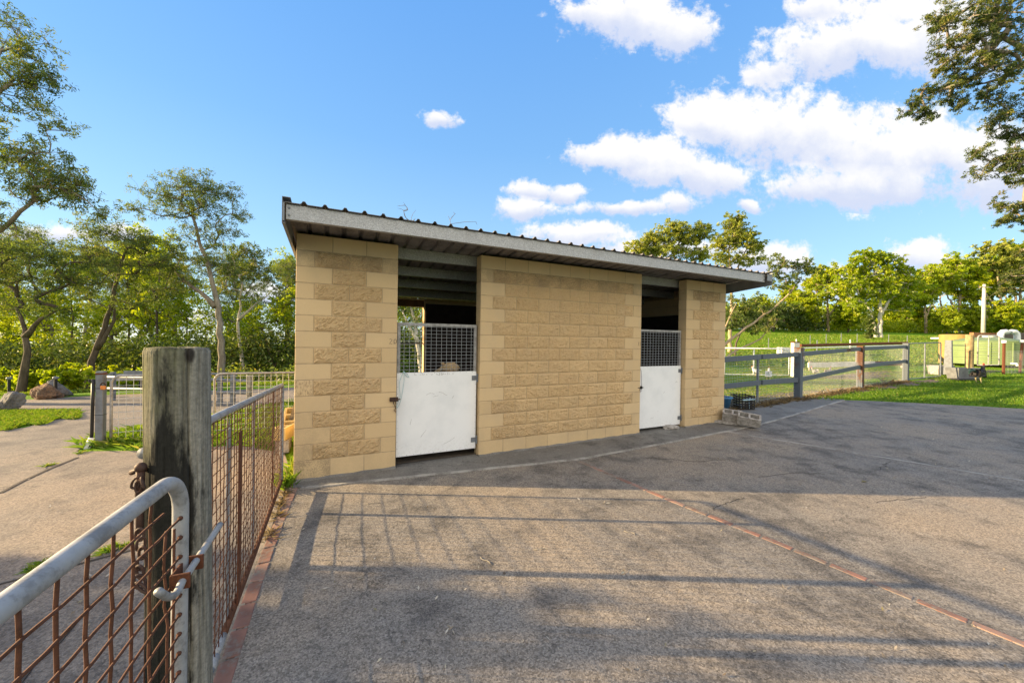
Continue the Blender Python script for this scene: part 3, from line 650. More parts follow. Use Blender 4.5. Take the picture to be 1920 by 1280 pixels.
# dark boards added over the stall walls to darken the interior
M_DARKEN = plain('stall_darkener', (0.035, 0.026, 0.021), 0.85, 0, 0.3, 8)
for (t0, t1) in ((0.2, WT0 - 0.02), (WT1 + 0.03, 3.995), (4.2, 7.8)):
    b = MB(); b.obox(B((t0 + t1) / 2, -DEP + 0.215, 1.30), D3 * ((t1 - t0) / 2), N3 * 0.012, Z3 * 1.28); b.build('darkening_board', M_DARKEN, stable)
b = MB(); b.obox(B((WT0 + WT1) / 2, -DEP + 0.214, 0.46), D3 * ((WT1 - WT0) / 2 + 0.015), N3 * 0.012, Z3 * 0.46); b.build('darkening_board', M_DARKEN, stable)
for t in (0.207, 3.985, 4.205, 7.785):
    b = MB(); b.obox(B(t, -2.0, 1.19), D3 * 0.008, N3 * 1.70, Z3 * 1.19); b.build('darkening_board', M_DARKEN, stable)
# doors
def door(t0, t1, o, z0, zm, z1, hinge_t):
    b = MB(); b.obox(B((t0 + t1) / 2, o, (z0 + zm) / 2), D3 * ((t1 - t0) / 2), N3 * 0.008, Z3 * ((zm - z0) / 2))
    zz = z0 + 0.02
    while zz < zm:
        for t in (t0 + 0.012, t1 - 0.012): b.ball(B(t, o + 0.0085, zz), 0.0042, 6, 4, 1)
        zz += 0.095
    t = t0 + 0.05
    while t < t1 - 0.03:
        for zz in (z0 + 0.012, zm - 0.012): b.ball(B(t, o + 0.0085, zz), 0.0042, 6, 4, 1)
        t += 0.095
    dr = b.build('door', [M_PANEL, M_STEEL], stable)
    b = MB(); w_ = 0.021
    def bar(ta, tb, za, zb): b.obox(B((ta + tb) / 2, o - 0.012, (za + zb) / 2), D3 * ((tb - ta) / 2), N3 * 0.016, Z3 * ((zb - za) / 2))
    bar(t0, t1, z1 - 2 * w_, z1); bar(t0, t0 + 2 * w_, z0 + 0.02, z1 - 2 * w_ - 0.001); bar(t1 - 2 * w_, t1, z0 + 0.02, z1 - 2 * w_ - 0.001); bar(t0 + 2 * w_ + 0.001, t1 - 2 * w_ - 0.001, zm - 0.03, zm + 0.004)
    b.build('door_frame', M_PIPE, dr, bevel=0.003)
    b = MB(); t = t0 + 2 * w_ + 0.05
    while t < t1 - 2 * w_: b.tube([B(t, o + 0.002, zm - 0.02), B(t, o + 0.002, z1 - w_)], 0.0026, 6, False); t += 0.0755
    z = zm + 0.042
    while z < z1 - 2 * w_: b.tube([B(t0 + w_, o + 0.007, z), B(t1 - w_, o + 0.007, z)], 0.0026, 6, False); z += 0.0505
    b.build('grille', M_WIRE, dr)
    for zz in (z0 + 0.13, zm - 0.10):
        b = MB(); b.tube([B(hinge_t, o + 0.02, zz - 0.06), B(hinge_t, o + 0.02, zz + 0.06)], 0.012, 8)
        b.obox(B(hinge_t - 0.045, o + 0.013, zz), D3 * 0.04, N3 * 0.004, Z3 * 0.035); b.obox(B(hinge_t + 0.028, o + 0.02, zz), D3 * 0.024, N3 * 0.003, Z3 * 0.05)
        b.build('hinge', M_STEEL, dr)
    return dr
d1 = door(1.215, 2.375, -0.085, 0.088, 1.252, 1.952, 2.388)
d2 = door(5.615, 6.775, -0.10, 0.078, 1.262, 1.972, 6.788)
def latch(dr, tw, td, o, z, mat):
    b = MB(); b.obox(B(tw, o, z), D3 * 0.055, N3 * 0.012, Z3 * 0.028); b.obox(B(tw + 0.03, o + 0.018, z), D3 * 0.02, N3 * 0.008, Z3 * 0.018)
    b.tube([B(tw - 0.06, o + 0.016, z), B(td, o + 0.016, z)], 0.008, 8); b.tube([B(tw - 0.01, o + 0.016, z), B(tw - 0.01, o + 0.03, z - 0.06)], 0.006, 6)
    b.build('latch', mat, dr)
latch(d1, 1.168, 1.25, 0.012, 0.905, M_CHAIN); latch(d2, 5.60, 5.68, -0.02, 0.875, M_BLACK)
b = MB()
for i in range(7):
    a = 0.55 * i
    c0 = B(1.185 + 0.008 * math.sin(i * 2.2), 0.022, 0.87 - i * 0.022); u = D3 if i % 2 else N3
    b.tube([c0 + (u * 0.007 * math.cos(x) + Z3 * 0.014 * math.sin(x)) for x in np.linspace(0, 6.2832, 11)], 0.0028, 5, False)
b.build('latch_chain', M_CHAIN, d1)
M_TWINE = plain('blue_twine', (0.36, 0.50, 0.50), 0.9, 0, 0.2, 30)
def twine(pts, label, r=0.0032):
    P = np.array(pts); k = np.linspace(0, len(P) - 1, 40); Q = np.stack([np.interp(k, range(len(P)), P[:, i]) for i in range(3)], 1)
    for _ in range(3): Q[1:-1] = (Q[:-2] + Q[1:-1] * 2 + Q[2:]) / 4
    b = MB(); b.tube(Q, r, 5); return b
b = twine([B(1.30, -0.07, 1.262), B(1.27, -0.06, 1.20), B(1.245, -0.06, 1.12), B(1.25, -0.055, 1.02), B(1.262, -0.055, 0.93), B(1.235, -0.05, 0.87), B(1.20, 0.02, 0.80)], '')
b2 = twine([B(1.31, -0.07, 1.262), B(1.31, -0.06, 1.15), B(1.295, -0.06, 1.03), B(1.27, -0.055, 0.88), B(1.24, -0.05, 0.80), B(1.205, 0.022, 0.79)], ''); b.put(b2.v[0], b2.f)
b2 = twine([B(1.305, -0.07, 1.27), B(1.35, -0.06, 1.235), B(1.38, -0.06, 1.19), B(1.34, -0.06, 1.205), B(1.31, -0.065, 1.25)], ''); b.put(b2.v[0], b2.f)
b.ball(B(1.305, -0.07, 1.262), 0.014, 8, 6)
tag(b.build('baling_twine', M_TWINE, loc=B(1.3, -0.07, 0.8)), 'pale blue baling twine hanging from the grille of the left stable door', 'twine')
b = twine([B(5.67, -0.088, 1.30), B(5.66, -0.085, 1.255), B(5.70, -0.08, 1.18), B(5.715, -0.08, 0.95), B(5.71, -0.08, 0.80), B(5.67, -0.08, 0.77), B(5.62, -0.03, 0.85)], '', 0.0035)
tag(b.build('door_cord', plain('grey_cord', (0.28, 0.22, 0.21), 0.9), loc=B(5.67, -0.085, 0.77)), 'thin dark cord looped beside the bolt of the right stable door', 'cord')
# pencilled numbers and scribbles on wall and door
M_MARK = plain('dark_mark', (0.12, 0.095, 0.075), 0.9)
def marks(name, strokes, o, parent, r=0.003):
    b = MB()
    for s_ in strokes: b.tube([B(t, o, z) for t, z in s_], r, 5)
    b.build(name, M_MARK, parent)
def dig2(t, z, h): return [(t, z + h * 0.85), (t + h * 0.25, z + h), (t + h * 0.5, z + h * 0.75), (t, z), (t + h * 0.5, z)]
marks('marking', [dig2(1.10, 1.655, 0.07), [(1.155, 1.665), (1.165, 1.655)], [(1.175 + 0.017 * math.cos(a), 1.69 + 0.03 * math.sin(a)) for a in np.linspace(0, 6.28, 9)]], 0.002, stable)
marks('marking', [[(5.535, 1.66), (5.54, 1.73)], [(5.575, 1.66), (5.578, 1.73)]], 0.002, stable)
rs = np.random.RandomState(5); st_ = []
t = 1.44
while t < 2.05:
    if rs.rand() < 0.75:
        x0 = t; st_.append([(x0 + rs.uniform(0, 0.02), 1.222 + rs.uniform(-0.012, 0.012)) for _ in range(3)])
    t += 0.028
st_.append(dig2(1.80, 1.205, 0.035)); st_.append([(1.845 + 0.01 * math.cos(a), 1.22 + 0.012 * math.sin(a)) for a in np.linspace(0, 6.28, 8)])
marks('marking', st_, -0.0762, d1, 0.0018)
for q_ in ([(1.62, 0.93), (1.68, 0.955), (1.74, 0.94)], [(1.80, 0.965), (1.86, 0.95), (1.90, 0.92), (1.93, 0.91)], [(1.72, 0.90), (1.80, 0.915)], [(1.55, 0.33), (1.60, 0.40), (1.63, 0.43)], [(2.0, 0.86), (2.03, 0.90)], [(1.88, 0.20), (1.97, 0.235), (2.05, 0.28)], [(1.40, 0.52), (1.42, 0.60)]): marks('scratch', [q_], -0.0762, d1, 0.0012)
for q_ in ([(6.62, 0.92), (6.66, 0.95), (6.68, 0.93)], [(6.15, 0.38), (6.17, 0.385)], [(6.30, 0.72), (6.33, 0.76)], [(5.95, 0.25), (6.05, 0.27)]): marks('scratch', [q_], -0.0912, d2, 0.0012)
# twigs of a dead branch lie behind the roof; a small stone props the right door sill
# ------------------------------------------------------------------ gates and fences on the left
def vary(P, k, rs): return P + rs.normal(0, k, P.shape)
gp = B(0.027, 3.72, 0)
# big weathered corner post
def log_post(name, label, c, r, h, cracks, seed, mat, lean=0.0):
    rs = np.random.RandomState(seed); na, nzv = 180, 44; a = np.linspace(0, 2 * math.pi, na, endpoint=False); z = np.concatenate([np.linspace(-0.4, h - 0.02, nzv - 3), [h - 0.009, h - 0.003, h]])
    A, Zg = np.meshgrid(a, z); R = r * (1 + 0.015 * np.cos(2 * A + 0.6) + 0.006 * np.sin(5 * A + 1) + 0.004 * np.sin(9 * A + Zg * 2)) - 0.004 * (Zg > h - 0.006)
    for (ca, wd, dp, z0, z1) in cracks:
        wob = ca + 0.018 * np.sin(Zg * 5 + ca * 7) + 0.008 * np.sin(Zg * 17 + ca)
        dist = np.angle(np.exp(1j * (A - wob))); R = R - dp * np.exp(-(dist / wd) ** 2) * ss(Zg, z0 - 0.06, z0) * (1 - ss(Zg, z1, z1 + 0.06))
    R = R + rs.normal(0, 0.0004, R.shape)
    V = np.stack([c[0] + lean * (h - Zg) + R * np.cos(A), c[1] + R * np.sin(A), Zg + c[2]], -1)
    F = [(i * na + j, i * na + (j + 1) % na, (i + 1) * na + (j + 1) % na, (i + 1) * na + j) for i in range(nzv - 1) for j in range(na)]
    b = MB(); top = [V[-1] * 1.0]; v2 = V[-1].copy(); v2[:, :2] = c[:2] + (v2[:, :2] - c[:2]) * 0.6; v2[:, 2] += rs.normal(0.001, 0.0015, na)
    b.put(np.concatenate([V.reshape(-1, 3), v2, [[c[0], c[1], h + c[2]]]]), F + [((nzv - 1) * na + j, (nzv - 1) * na + (j + 1) % na, nzv * na + (j + 1) % na, nzv * na + j) for j in range(na)] + [(nzv * na + j, nzv * na + (j + 1) % na, (nzv + 1) * na) for j in range(na)])
    o = b.build(name, mat, loc=(c[0], c[1], c[2])); 
    me = o.data; me.shade_smooth()
    return tag(o, label, 'post')
CA = math.atan2(-gp[1], -gp[0])                                      # towards the lens side, only to place the drying cracks
cr = [(CA + 0.30, 0.013, 0.014, -0.3, 1.80), (CA + 0.13, 0.008, 0.005, 1.1, 1.8), (CA - 0.12, 0.007, 0.004, 1.2, 1.8), (CA - 0.40, 0.007, 0.004, 0.9, 1.8), (CA - 0.62, 0.010, 0.006, 0.5, 1.8),
      (CA - 0.95, 0.012, 0.010, 0.0, 1.3), (CA + 0.75, 0.008, 0.004, 0.2, 1.5), (CA + 0.55, 0.007, 0.003, 0.8, 1.4), (CA + 1.1, 0.008, 0.005, 0.3, 1.8), (CA - 1.3, 0.012, 0.008, 0.2, 1.8), (CA + 2.2, 0.014, 0.012, 0, 1.8), (CA - 2.3, 0.014, 0.012, 0, 1.8)]
post = log_post('gate_post', 'thick weathered round timber gate post with green algae and a black charred patch', np.array([gp[0] - 0.010, gp[1] + 0.0, 0.0]), 0.079, 1.692, cr, 4, M_POST, 0.018)
# near mesh gate: pipe frame with rounded corner, rusty welded mesh
g1 = thing('mesh_gate', 'near open gate of grey pipe with rusty mesh, hooked beside the round timber post', 'gate', B(0.08, 4.6, 0), 'rusty mesh gates')
k0 = np.array([-0.681, 0.5106]); st = np.array([-0.0265, 0.0648])
def G1(k, z): p = k0 + st * k; return np.array([p[0], p[1], z])
KE = 7.15; ZT, ZB = 1.367, 0.10; RC = 1.35                             # RC: corner radius in mesh steps
pth = [G1(k, ZT) for k in np.linspace(-46, KE - RC, 12)] + [G1(KE - RC + RC * math.sin(a), ZT - 0.095 + 0.095 * math.cos(a)) for a in np.linspace(0.12, 1.5708, 12)] + [G1(KE, z) for z in np.linspace(1.2, ZB + 0.1, 6)] + \
      [G1(KE - RC + RC * math.cos(a), ZB + 0.095 - 0.095 * math.sin(a)) for a in np.linspace(0.12, 1.5708, 8)] + [G1(k, ZB) for k in np.linspace(4, -46, 8)]
b = MB(); b.tube(pth, 0.0172, 20); b.build('pipe_frame', M_PIPE, g1, smooth=True)
rw = np.random.RandomState(2); b = MB()
nrm = np.array([st[1], -st[0], 0]); nrm /= np.linalg.norm(nrm)       # towards the yard side
for k in np.arange(-40, 7):
    if k > 6.4: continue
    zt = ZT - 0.01 if k < 5.6 else ZT - 0.075 - 0.10 * max(0, k - 5.6)
    zs = np.linspace(ZB, zt, 26); P = np.array([G1(k + 0.02 * math.sin(3 * k), z) for z in zs]); P += rw.normal(0, 0.0012, P.shape); P[:, 2] = zs
    if k == 6: P[-9:-5] += np.array([0.004, 0.004, 0])
    b.tube(P, 0.0031, 7)
b.tube(np.array([G1(KE - 0.50, z) for z in np.linspace(ZB, 1.235, 14)]) + rw.normal(0, 0.0008, (14, 3)), 0.0031, 7)
b.build('mesh', M_RUST, g1, smooth=True)
b = MB(); z = ZT - 0.062
zi = 0
while z > ZB + 0.02:
    ke = KE - 0.25; ks = np.linspace(-40, ke, 60)
    if z > 1.27: ks = np.linspace(-40, KE - 1.5, 50)
    P = np.array([G1(k, z) for k in ks]) + nrm * 0.0058; P[1:-1] += rw.normal(0, 0.0009, P[1:-1].shape); b.tube(P, 0.0029, 7); b.ball(P[-1], 0.006, 8, 6) if z < 1.27 else None
    z -= 0.0505; zi += 1
b.build('mesh', M_RUST, g1, smooth=True)
# slide bolt with bent handle and its rusty brackets
zl = 1.117
b = MB()
hand = [(4.4, 0.052), (4.6, 0.038), (4.9, 0.018), (5.2, 0.003), (5.5, -0.006), (5.75, -0.008), (5.95, -0.003), (6.08, 0.001)]
P = [G1(k, zl + dz) + nrm * 0.031 for k, dz in hand] + [G1(k, zl + 0.004 * (k - 6) * 1.2) + nrm * 0.031 for k in np.linspace(6.2, 9.9, 10)]
b.tube(P, 0.0085, 12); b.build('slide_bolt', M_PIPE, g1, smooth=True)
b = MB()
for k in (6.15, 7.35):
    b.obox(G1(k, zl) + nrm * 0.026, st3 if False else np.array([*st, 0]) / np.linalg.norm(st) * 0.004, nrm * 0.020, Z3 * 0.019)
b.obox(G1(6.75, zl + 0.002) + nrm * 0.008, np.array([*st, 0]) / np.linalg.norm(st) * 0.046, nrm * 0.003, Z3 * 0.017)
b.build('bolt_bracket', M_RUSTB, g1, bevel=0.002)
# ring bolt and rusty chain on the post
ch = thing('chain', 'rusty chain hanging from an eye bolt on the left side of the round timber post', 'chain', (-1.12, 1.02, 1.3))
def lk(px, py, Y): return at(px, py, Y)
YC = 1.06
b = MB(); b.tube([at(246, 886, YC), at(262, 880, YC), at(295, 876, YC + 0.06)], 0.0075, 8); b.tube([at(264, 874, YC), at(262, 940, YC)], [0.010, 0.0105], 8); b.ball(at(264, 876, YC), 0.0145, 10, 8)
b.build('eye_bolt', M_CHAIN, ch, smooth=True)
b = MB(); b.tube([at(262, 935, YC - 0.002), at(262, 1000, YC - 0.02)], 0.0085, 8); b.build('shank', M_CHAIN, ch, smooth=True)
def link_mesh(c, ax, side, L, Wd, r):
    b = MB(); P = []
    for a in np.linspace(0, 2 * math.pi, 25):
        x, y = math.cos(a), math.sin(a); P.append(c + side * Wd * x + ax * (L * y + (L * 0.35) * np.sign(y) * min(1, abs(y) * 2)))
    b.tube(P, r, 7, False); return b
vx, vy = np.array([1.0, 0, 0]), np.array([0, 1.0, 0])
for (px, py, ti, sd) in ((255, 905, 0.3, vx * 0.8 + vy * 0.5), (268, 905, -0.3, vx * 0.6 - vy * 0.7), (260, 912, 0.1, vx), (262, 1002, 0.0, vx * 0.9 + vy * 0.3), (264, 1019, 0.05, vy * 0.9 + vx * 0.35), (267, 1036, 0.1, vx), (266, 1055, -0.1, vy * 0.9 + vx * 0.35), (263, 1072, -0.2, vx * 0.9), (262, 1090, -0.35, vy * 0.8 + vx * 0.5), (266, 1101, -0.8, vx)):
    ax = Z3 * math.cos(ti) + vx * math.sin(ti)
    link_mesh(at(px, py, YC - 0.03 - 0.0012 * max(0, py - 940)), ax, sd / np.linalg.norm(sd), 0.0115, 0.0085, 0.0033).build('chain_link', M_CHAIN, ch, smooth=True)
# the second gate, running from the post to the stable corner
g2 = thing('mesh_gate', 'closed gate of grey pipe and fine rusty mesh between round post and stable corner', 'gate', B(-0.1, 1.9, 0), 'rusty mesh gates')
ztop = lambda o: np.interp(o, [0.24, 2.85, 3.6], [1.178, 1.312, 1.345])
zbot = lambda o: np.interp(o, [0.24, 1.2, 2.8, 3.6], [0.075, 0.05, 0.03, 0.035])
TG = -0.1
b = MB(); b.tube([B(TG, o, ztop(o)) for o in np.linspace(0.30, 3.6, 9)][::-1] + [B(TG, 0.26, ztop(0.25) - 0.008), B(TG, 0.245, ztop(0.25) - 0.04)] + [B(TG, 0.243, z) for z in np.linspace(1.08, 0.09, 5)], 0.0195, 14); b.build('pipe_frame', M_PIPE, g2, smooth=True)
b = MB(); b.tube([B(TG, o, zbot(o)) for o in np.linspace(0.23, 2.62, 6)], 0.019, 12); b.build('bottom_pipe', M_RUST, g2, smooth=True)
b = MB(); b.tube([B(TG, o, zbot(o)) for o in np.linspace(2.622, 2.76, 3)], 0.0195, 12); b.tube([B(TG, 2.78, 0.032), B(TG + 0.0, 2.86, 0.028)], [0.0235, 0.0235], 12); b.tube([B(TG, 2.86, 0.028), B(TG, 3.6, 0.03)], 0.019, 12); b.build('bottom_pipe_end', M_PIPE, g2, smooth=True)
b = MB(); o = 0.30
while o < 3.6:
    P = np.array([B(TG + 0.004, o, z) for z in np.linspace(zbot(o), ztop(o) - 0.01, 16)]); P[1:-1, :2] += rw.normal(0, 0.0016, (14, 2)); b.tube(P, 0.0026, 6); o += 0.0715
b.build('mesh', M_RUST, g2, smooth=True)
b = MB(); f = 0.055
while f < 0.985:
    P = np.array([B(TG + 0.009, o, zbot(o) + (ztop(o) - zbot(o)) * f) for o in np.linspace(0.25, 3.6, 50)]); P[1:-1] += rw.normal(0, 0.0014, P[1:-1].shape); b.tube(P, 0.0026, 6); f += 0.0515
b.build('mesh', M_RUST, g2, smooth=True)
def flat(b, o, w, z0, z1, mi=0, dt=-0.012): b.obox(B(TG + dt, o, (z0 + z1) / 2), N3 * w / 2, D3 * 0.004, Z3 * (z1 - z0) / 2, mi)
b = MB(); flat(b, 2.50, 0.055, 0.04, 1.18); b.put([B(TG - 0.012, 2.50 - 0.0275, 1.181), B(TG - 0.012, 2.50 + 0.0275, 1.181), B(TG - 0.006, 2.505, 1.265), B(TG - 0.008, 2.495, 1.265)], [(0, 1, 2, 3), (3, 2, 1, 0)]); b.build('brace_strap', M_PIPE, g2)
b = MB(); flat(b, 2.36, 0.055, 0.04, 1.13, 0, 0.018); b.build('brace_strap', M_RUSTB, g2)
b = MB(); flat(b, 1.76, 0.06, 0.04, ztop(1.76) - 0.02); b.build('brace_strap', M_PIPE, g2)
b = MB(); flat(b, 0.80, 0.05, 0.04, ztop(0.80) - 0.02); b.build('brace_strap', M_RUSTB, g2)

# far side of the forecourt: capped steel post, conduit, mesh panels
pp = np.array([-6.68, 6.00]); pz = float(gz(*pp)); dirp = np.array([0.9455, 0.3256]); perp = np.array([-dirp[1], dirp[0]])
d3p, p3p = np.array([*dirp, 0]), np.array([*perp, 0])
fp = thing('steel_post', 'square grey steel post with a rusty cap and a black conduit tied to it', 'post', (*pp, pz))
c = np.array([*pp, 0])
b = MB(); b.obox(c + Z3 * ((1.075 + pz) / 2), d3p * 0.048, p3p * 0.048, Z3 * ((1.075 - pz) / 2 + 0.05)); b.build('shaft', M_STEEL, fp, bevel=0.008)
b = MB(); b.obox(c + Z3 * 1.085, d3p * 0.054, p3p * 0.054, Z3 * 0.012); b.build('cap', M_RUSTB, fp, bevel=0.005)
b = MB(); P0 = c - d3p * 0.07 - p3p * 0.05
b.tube([P0 + Z3 * 1.0, P0 + Z3 * 0.6 - d3p * 0.005, P0 + Z3 * 0.12 - d3p * 0.012, P0 - d3p * 0.02 + Z3 * 0.02], 0.022, 10); b.build('conduit', M_BLACK, fp, smooth=True)
b = MB(); b.tube([P0 - d3p * 0.015 + Z3 * 0.06, P0 - d3p * 0.05 - p3p * 0.03 + Z3 * -0.12], [0.035, 0.042], 14); b.build('conduit_boot', M_WHITE, fp, smooth=True)
b = MB()
for z in (0.85, 0.42): b = MB(); b.obox(c + Z3 * z, d3p * 0.0505, p3p * 0.0505, Z3 * 0.004); b.build('strap', M_BLACK, fp)
b = MB(); b.tube([P0 + Z3 * 0.97 - d3p * 0.02, P0 + Z3 * 1.0 - d3p * 0.05 , P0 + Z3 * 0.95 - d3p * 0.05], 0.01, 8); b.build('wire_tie', M_BLACK, fp)
lk_ = thing('padlock', 'rusty orange padlock hanging on the square steel post', 'padlock', c + d3p * 0.06 - p3p * 0.08 + Z3 * 0.85)
b = MB(); b.obox(c + d3p * 0.07 - p3p * 0.085 + Z3 * 0.865, d3p * 0.03, p3p * 0.014, Z3 * 0.032); b.build('body', plain('lock_orange', (0.55, 0.20, 0.05), 0.6), lk_, bevel=0.008)
b = MB(); b.tube([c + d3p * (0.07 + 0.03 * math.cos(a)) - p3p * 0.085 + Z3 * (0.895 + 0.05 * math.sin(a)) for a in np.linspace(0, math.pi, 9)], 0.009, 6); b.build('shackle', M_CHAIN, lk_)
def panel(name, label, a, e, zt, zb0, zb1, dv, dh, grp, rr=0.0036):
    root = thing(name, label, 'fence', (*((a + e) / 2), float(gz(*((a + e) / 2)))), grp); L = np.linalg.norm(e - a); u = (e - a) / L
    X = lambda s, z: np.array([*(a + u * s), z])
    rc = 0.12; b = MB()
    b.tube([X(0, zb0 + 0.02), X(0, (zb0 + zt) / 2)] + [X(0, zt - rc)] + [X(rc - rc * math.cos(t), zt - rc + rc * math.sin(t)) for t in np.linspace(0.2, 1.57, 7)] + [X(s, zt) for s in np.linspace(rc + 0.05, L, 6)], 0.019, 10)
    b.build('pipe_frame', M_PIPE, root, smooth=True)
    b = MB(); s = dv
    while s < L: b.tube([X(s, np.interp(s, [0, L], [zb0, zb1])), X(s, zt - 0.01)], rr, 5); s += dv
    n = int((zt - max(zb0, zb1)) / dh)
    for i in range(n + 1): b.tube([X(0, np.interp(i, [0, n], [zb0, zt - 0.05])), X(L / 2, np.interp(i, [0, n], [(zb0 + zb1) / 2, zt - 0.05])), X(L, np.interp(i, [0, n], [zb1, zt - 0.05]))], rr, 5)
    b.build('mesh', M_WIRE, root)
    return root
pa = pp + dirp * 0.13
panel('mesh_fence', 'galvanised mesh panel with a rounded pipe top next to the capped steel post', pa, pa + dirp * 1.35, 1.045, 0.0, 0.06, 0.095, 0.10, 'mesh fence panels')
panel('mesh_fence', 'galvanised mesh panel ending at the far left corner of the stable', pa + dirp * 1.40, np.array([-3.5, 7.12]), 1.06, 0.06, 0.05, 0.095, 0.10, 'mesh fence panels')
# stock-yard rails beyond
def rail_fence(label, pts, zr, posts, h, mats, grp=None):
    root = thing('rail_fence', label, 'fence', (*pts[0], float(gz(*pts[0]))), grp)
    for z in zr:
        b = MB(); b.tube([np.array([p[0], p[1], float(gz(*p)) + z]) for p in pts], 0.035, 8); b.build('rail', mats[0], root, smooth=True)
    for i, p in enumerate(posts):
        b = MB(); g = float(gz(*p)); b.obox((p[0], p[1], g + h / 2 - 0.05), (0.045, 0, 0), (0, 0.045, 0), (0, 0, h / 2 + 0.05)); b.build('post', mats[1 + i % (len(mats) - 1)], root, bevel=0.006)
    return root
q = lambda px, py, Y: at(px, py, Y)[:2]
rail_fence('low grey steel rail fence behind the mesh panels by the driveway', [q(200, 700, 10.4), q(280, 700, 10.2), q(400, 700, 9.7), q(470, 700, 9.4)], (0.34, 0.66), [q(212, 700, 10.4), q(290, 700, 10.2), q(413, 700, 9.7), q(437, 700, 9.6), q(468, 700, 9.4)], 0.80, [M_STEEL, M_STEEL, M_TIMBER, M_STEEL])
# a low flat trailer parked past the rails
tr = thing('trailer', 'low grey flatbed trailer parked beyond the mesh panels near the trees', 'trailer', at(260, 740, 11.5))
ct = at(300, 712, 12.2); gt = float(gz(ct[0], ct[1])); ex = np.array([0.93, 0.37, 0]); ey = np.array([-0.37, 0.93, 0])
b = MB(); b.obox((ct[0], ct[1], gt + 0.45), ex * 1.2, ey * 0.6, Z3 * 0.03); b.build('deck', M_PIPE, tr, bevel=0.01)
for s_ in (-1, 1):
    b = MB(); b.obox((ct[0], ct[1], gt + 0.56) + ey * 0.58 * s_, ex * 1.18, ey * 0.02, Z3 * 0.08); b.build('side_board', M_STEEL, tr, bevel=0.005)
    b = MB(); w0 = np.array([ct[0], ct[1], gt + 0.30]) + ey * 0.50 * s_; b.tube([w0 - ey * 0.09, w0 + ey * 0.09], 0.30, 20); wh = b.build('wheel', M_BLACK, tr, bevel=0.02)
    b = MB(); b.tube([w0 - ey * 0.095, w0 + ey * 0.095], 0.16, 14); b.build('rim', M_PIPE, wh)
b = MB(); b.tube([np.array([ct[0], ct[1], gt + 0.55]) + ex * 1.2, np.array([ct[0], ct[1], gt + 0.5]) + ex * 2.1], 0.04, 8); b.tube([np.array([ct[0], ct[1], gt + 0.5]) + ex * 2.0, np.array([ct[0], ct[1], gt]) + ex * 2.0], 0.025, 8); b.build('drawbar', M_STEEL, tr)
# loose cream blocks, a leaning timber and a hook at the stable's left flank
def hollow(name, label, c, u, v, wz, mat, L=0.39, Wd=0.19, Hh=0.19, grp=None, cells=2):
    u, v, wz = (np.asarray(a, float) for a in (u, v, wz)); u /= np.linalg.norm(u); v = v - u * (u @ v); v /= np.linalg.norm(v); wz = np.cross(u, v)
    tk = 0.035; bm = bmesh.new()
    xs = [-L / 2] + [-L / 2 + tk] ; cw = (L - tk * (cells + 1)) / cells; xs = []
    x = -L / 2
    for i in range(cells): xs += [x, x + tk]; x += tk + cw
    xs += [L / 2 - tk, L / 2]; ys = [-Wd / 2, -Wd / 2 + tk, Wd / 2 - tk, Wd / 2]
    P = lambda a, b_, h: bm.verts.new(c + u * a + v * b_ + wz * h)
    tops = [[P(a, b_, Hh / 2) for a in xs] for b_ in ys]; bots = [[P(a, b_, -Hh / 2) for a in xs] for b_ in ys]
    for j in range(3):
        for i in range(len(xs) - 1):
            hole = j == 1 and i % 2 == 1
            if not hole:
                bm.faces.new((tops[j][i], tops[j][i + 1], tops[j + 1][i + 1], tops[j + 1][i])); bm.faces.new((bots[j][i], bots[j + 1][i], bots[j + 1][i + 1], bots[j][i + 1]))
            else:
                r_ = [(j, i), (j, i + 1), (j + 1, i + 1), (j + 1, i)]
                for k in range(4):
                    a, e = r_[k], r_[(k + 1) % 4]; bm.faces.new((tops[a[0]][a[1]], tops[e[0]][e[1]], bots[e[0]][e[1]], bots[a[0]][a[1]]))
    n = len(xs)
    for i in range(n - 1):
        bm.faces.new((bots[0][i], bots[0][i + 1], tops[0][i + 1], tops[0][i])); bm.faces.new((tops[3][i], tops[3][i + 1], bots[3][i + 1], bots[3][i]))
    for j in range(3):
        bm.faces.new((tops[j][0], tops[j + 1][0], bots[j + 1][0], bots[j][0])); bm.faces.new((bots[j][n - 1], bots[j + 1][n - 1], tops[j + 1][n - 1], tops[j][n - 1]))
    bmesh.ops.recalc_face_normals(bm, faces=bm.faces)
    me = bpy.data.meshes.new(name); base = np.array([c[0], c[1], c[2] - Hh / 2])
    for vv_ in bm.verts: vv_.co -= Vector(base)
    bm.to_mesh(me); bm.free(); o = link(name, me, mat, loc=base)
    bv = o.modifiers.new('bevel', 'BEVEL'); bv.width = 0.006; bv.segments = 2; bv.limit_method = 'ANGLE'
    return tag(o, label, 'block', grp)
zl_ = lambda p: float(gz(p[0], p[1]))
p0 = B(-0.28, -1.55, 0); g0 = zl_(p0)
hollow('concrete_block', 'lowest grey block of the pile at the left flank of the stable', p0 + Z3 * (g0 + 0.10), N3, D3, Z3, M_HOLLOW, grp='loose blocks')
hollow('concrete_block', 'sunlit cream hollow block on the pile between gate and stable', p0 + Z3 * (g0 + 0.295) + D3 * 0.02, N3 * 0.9 + D3 * 0.3, D3, Z3, M_YBLOCK, grp='loose blocks')
hollow('concrete_block', 'cream block tilted on top of the pile beside the stable', p0 - N3 * -0.35 + Z3 * (g0 + 0.42) + D3 * 0.06, N3 + Z3 * 0.5, D3, Z3, M_YBLOCK, grp='loose blocks')
b = MB(); b.obox(B(-0.13, -1.75, g0 + 0.62), (N3 * -0.25 + Z3 * 0.45 + D3 * 0.12) , D3 * 0.05, N3 * 0.02); tag(b.build('timber_offcut', M_TIMBER, loc=B(-0.13, -1.75, g0)), 'old timber plank leaning at the left flank of the stable', 'plank')

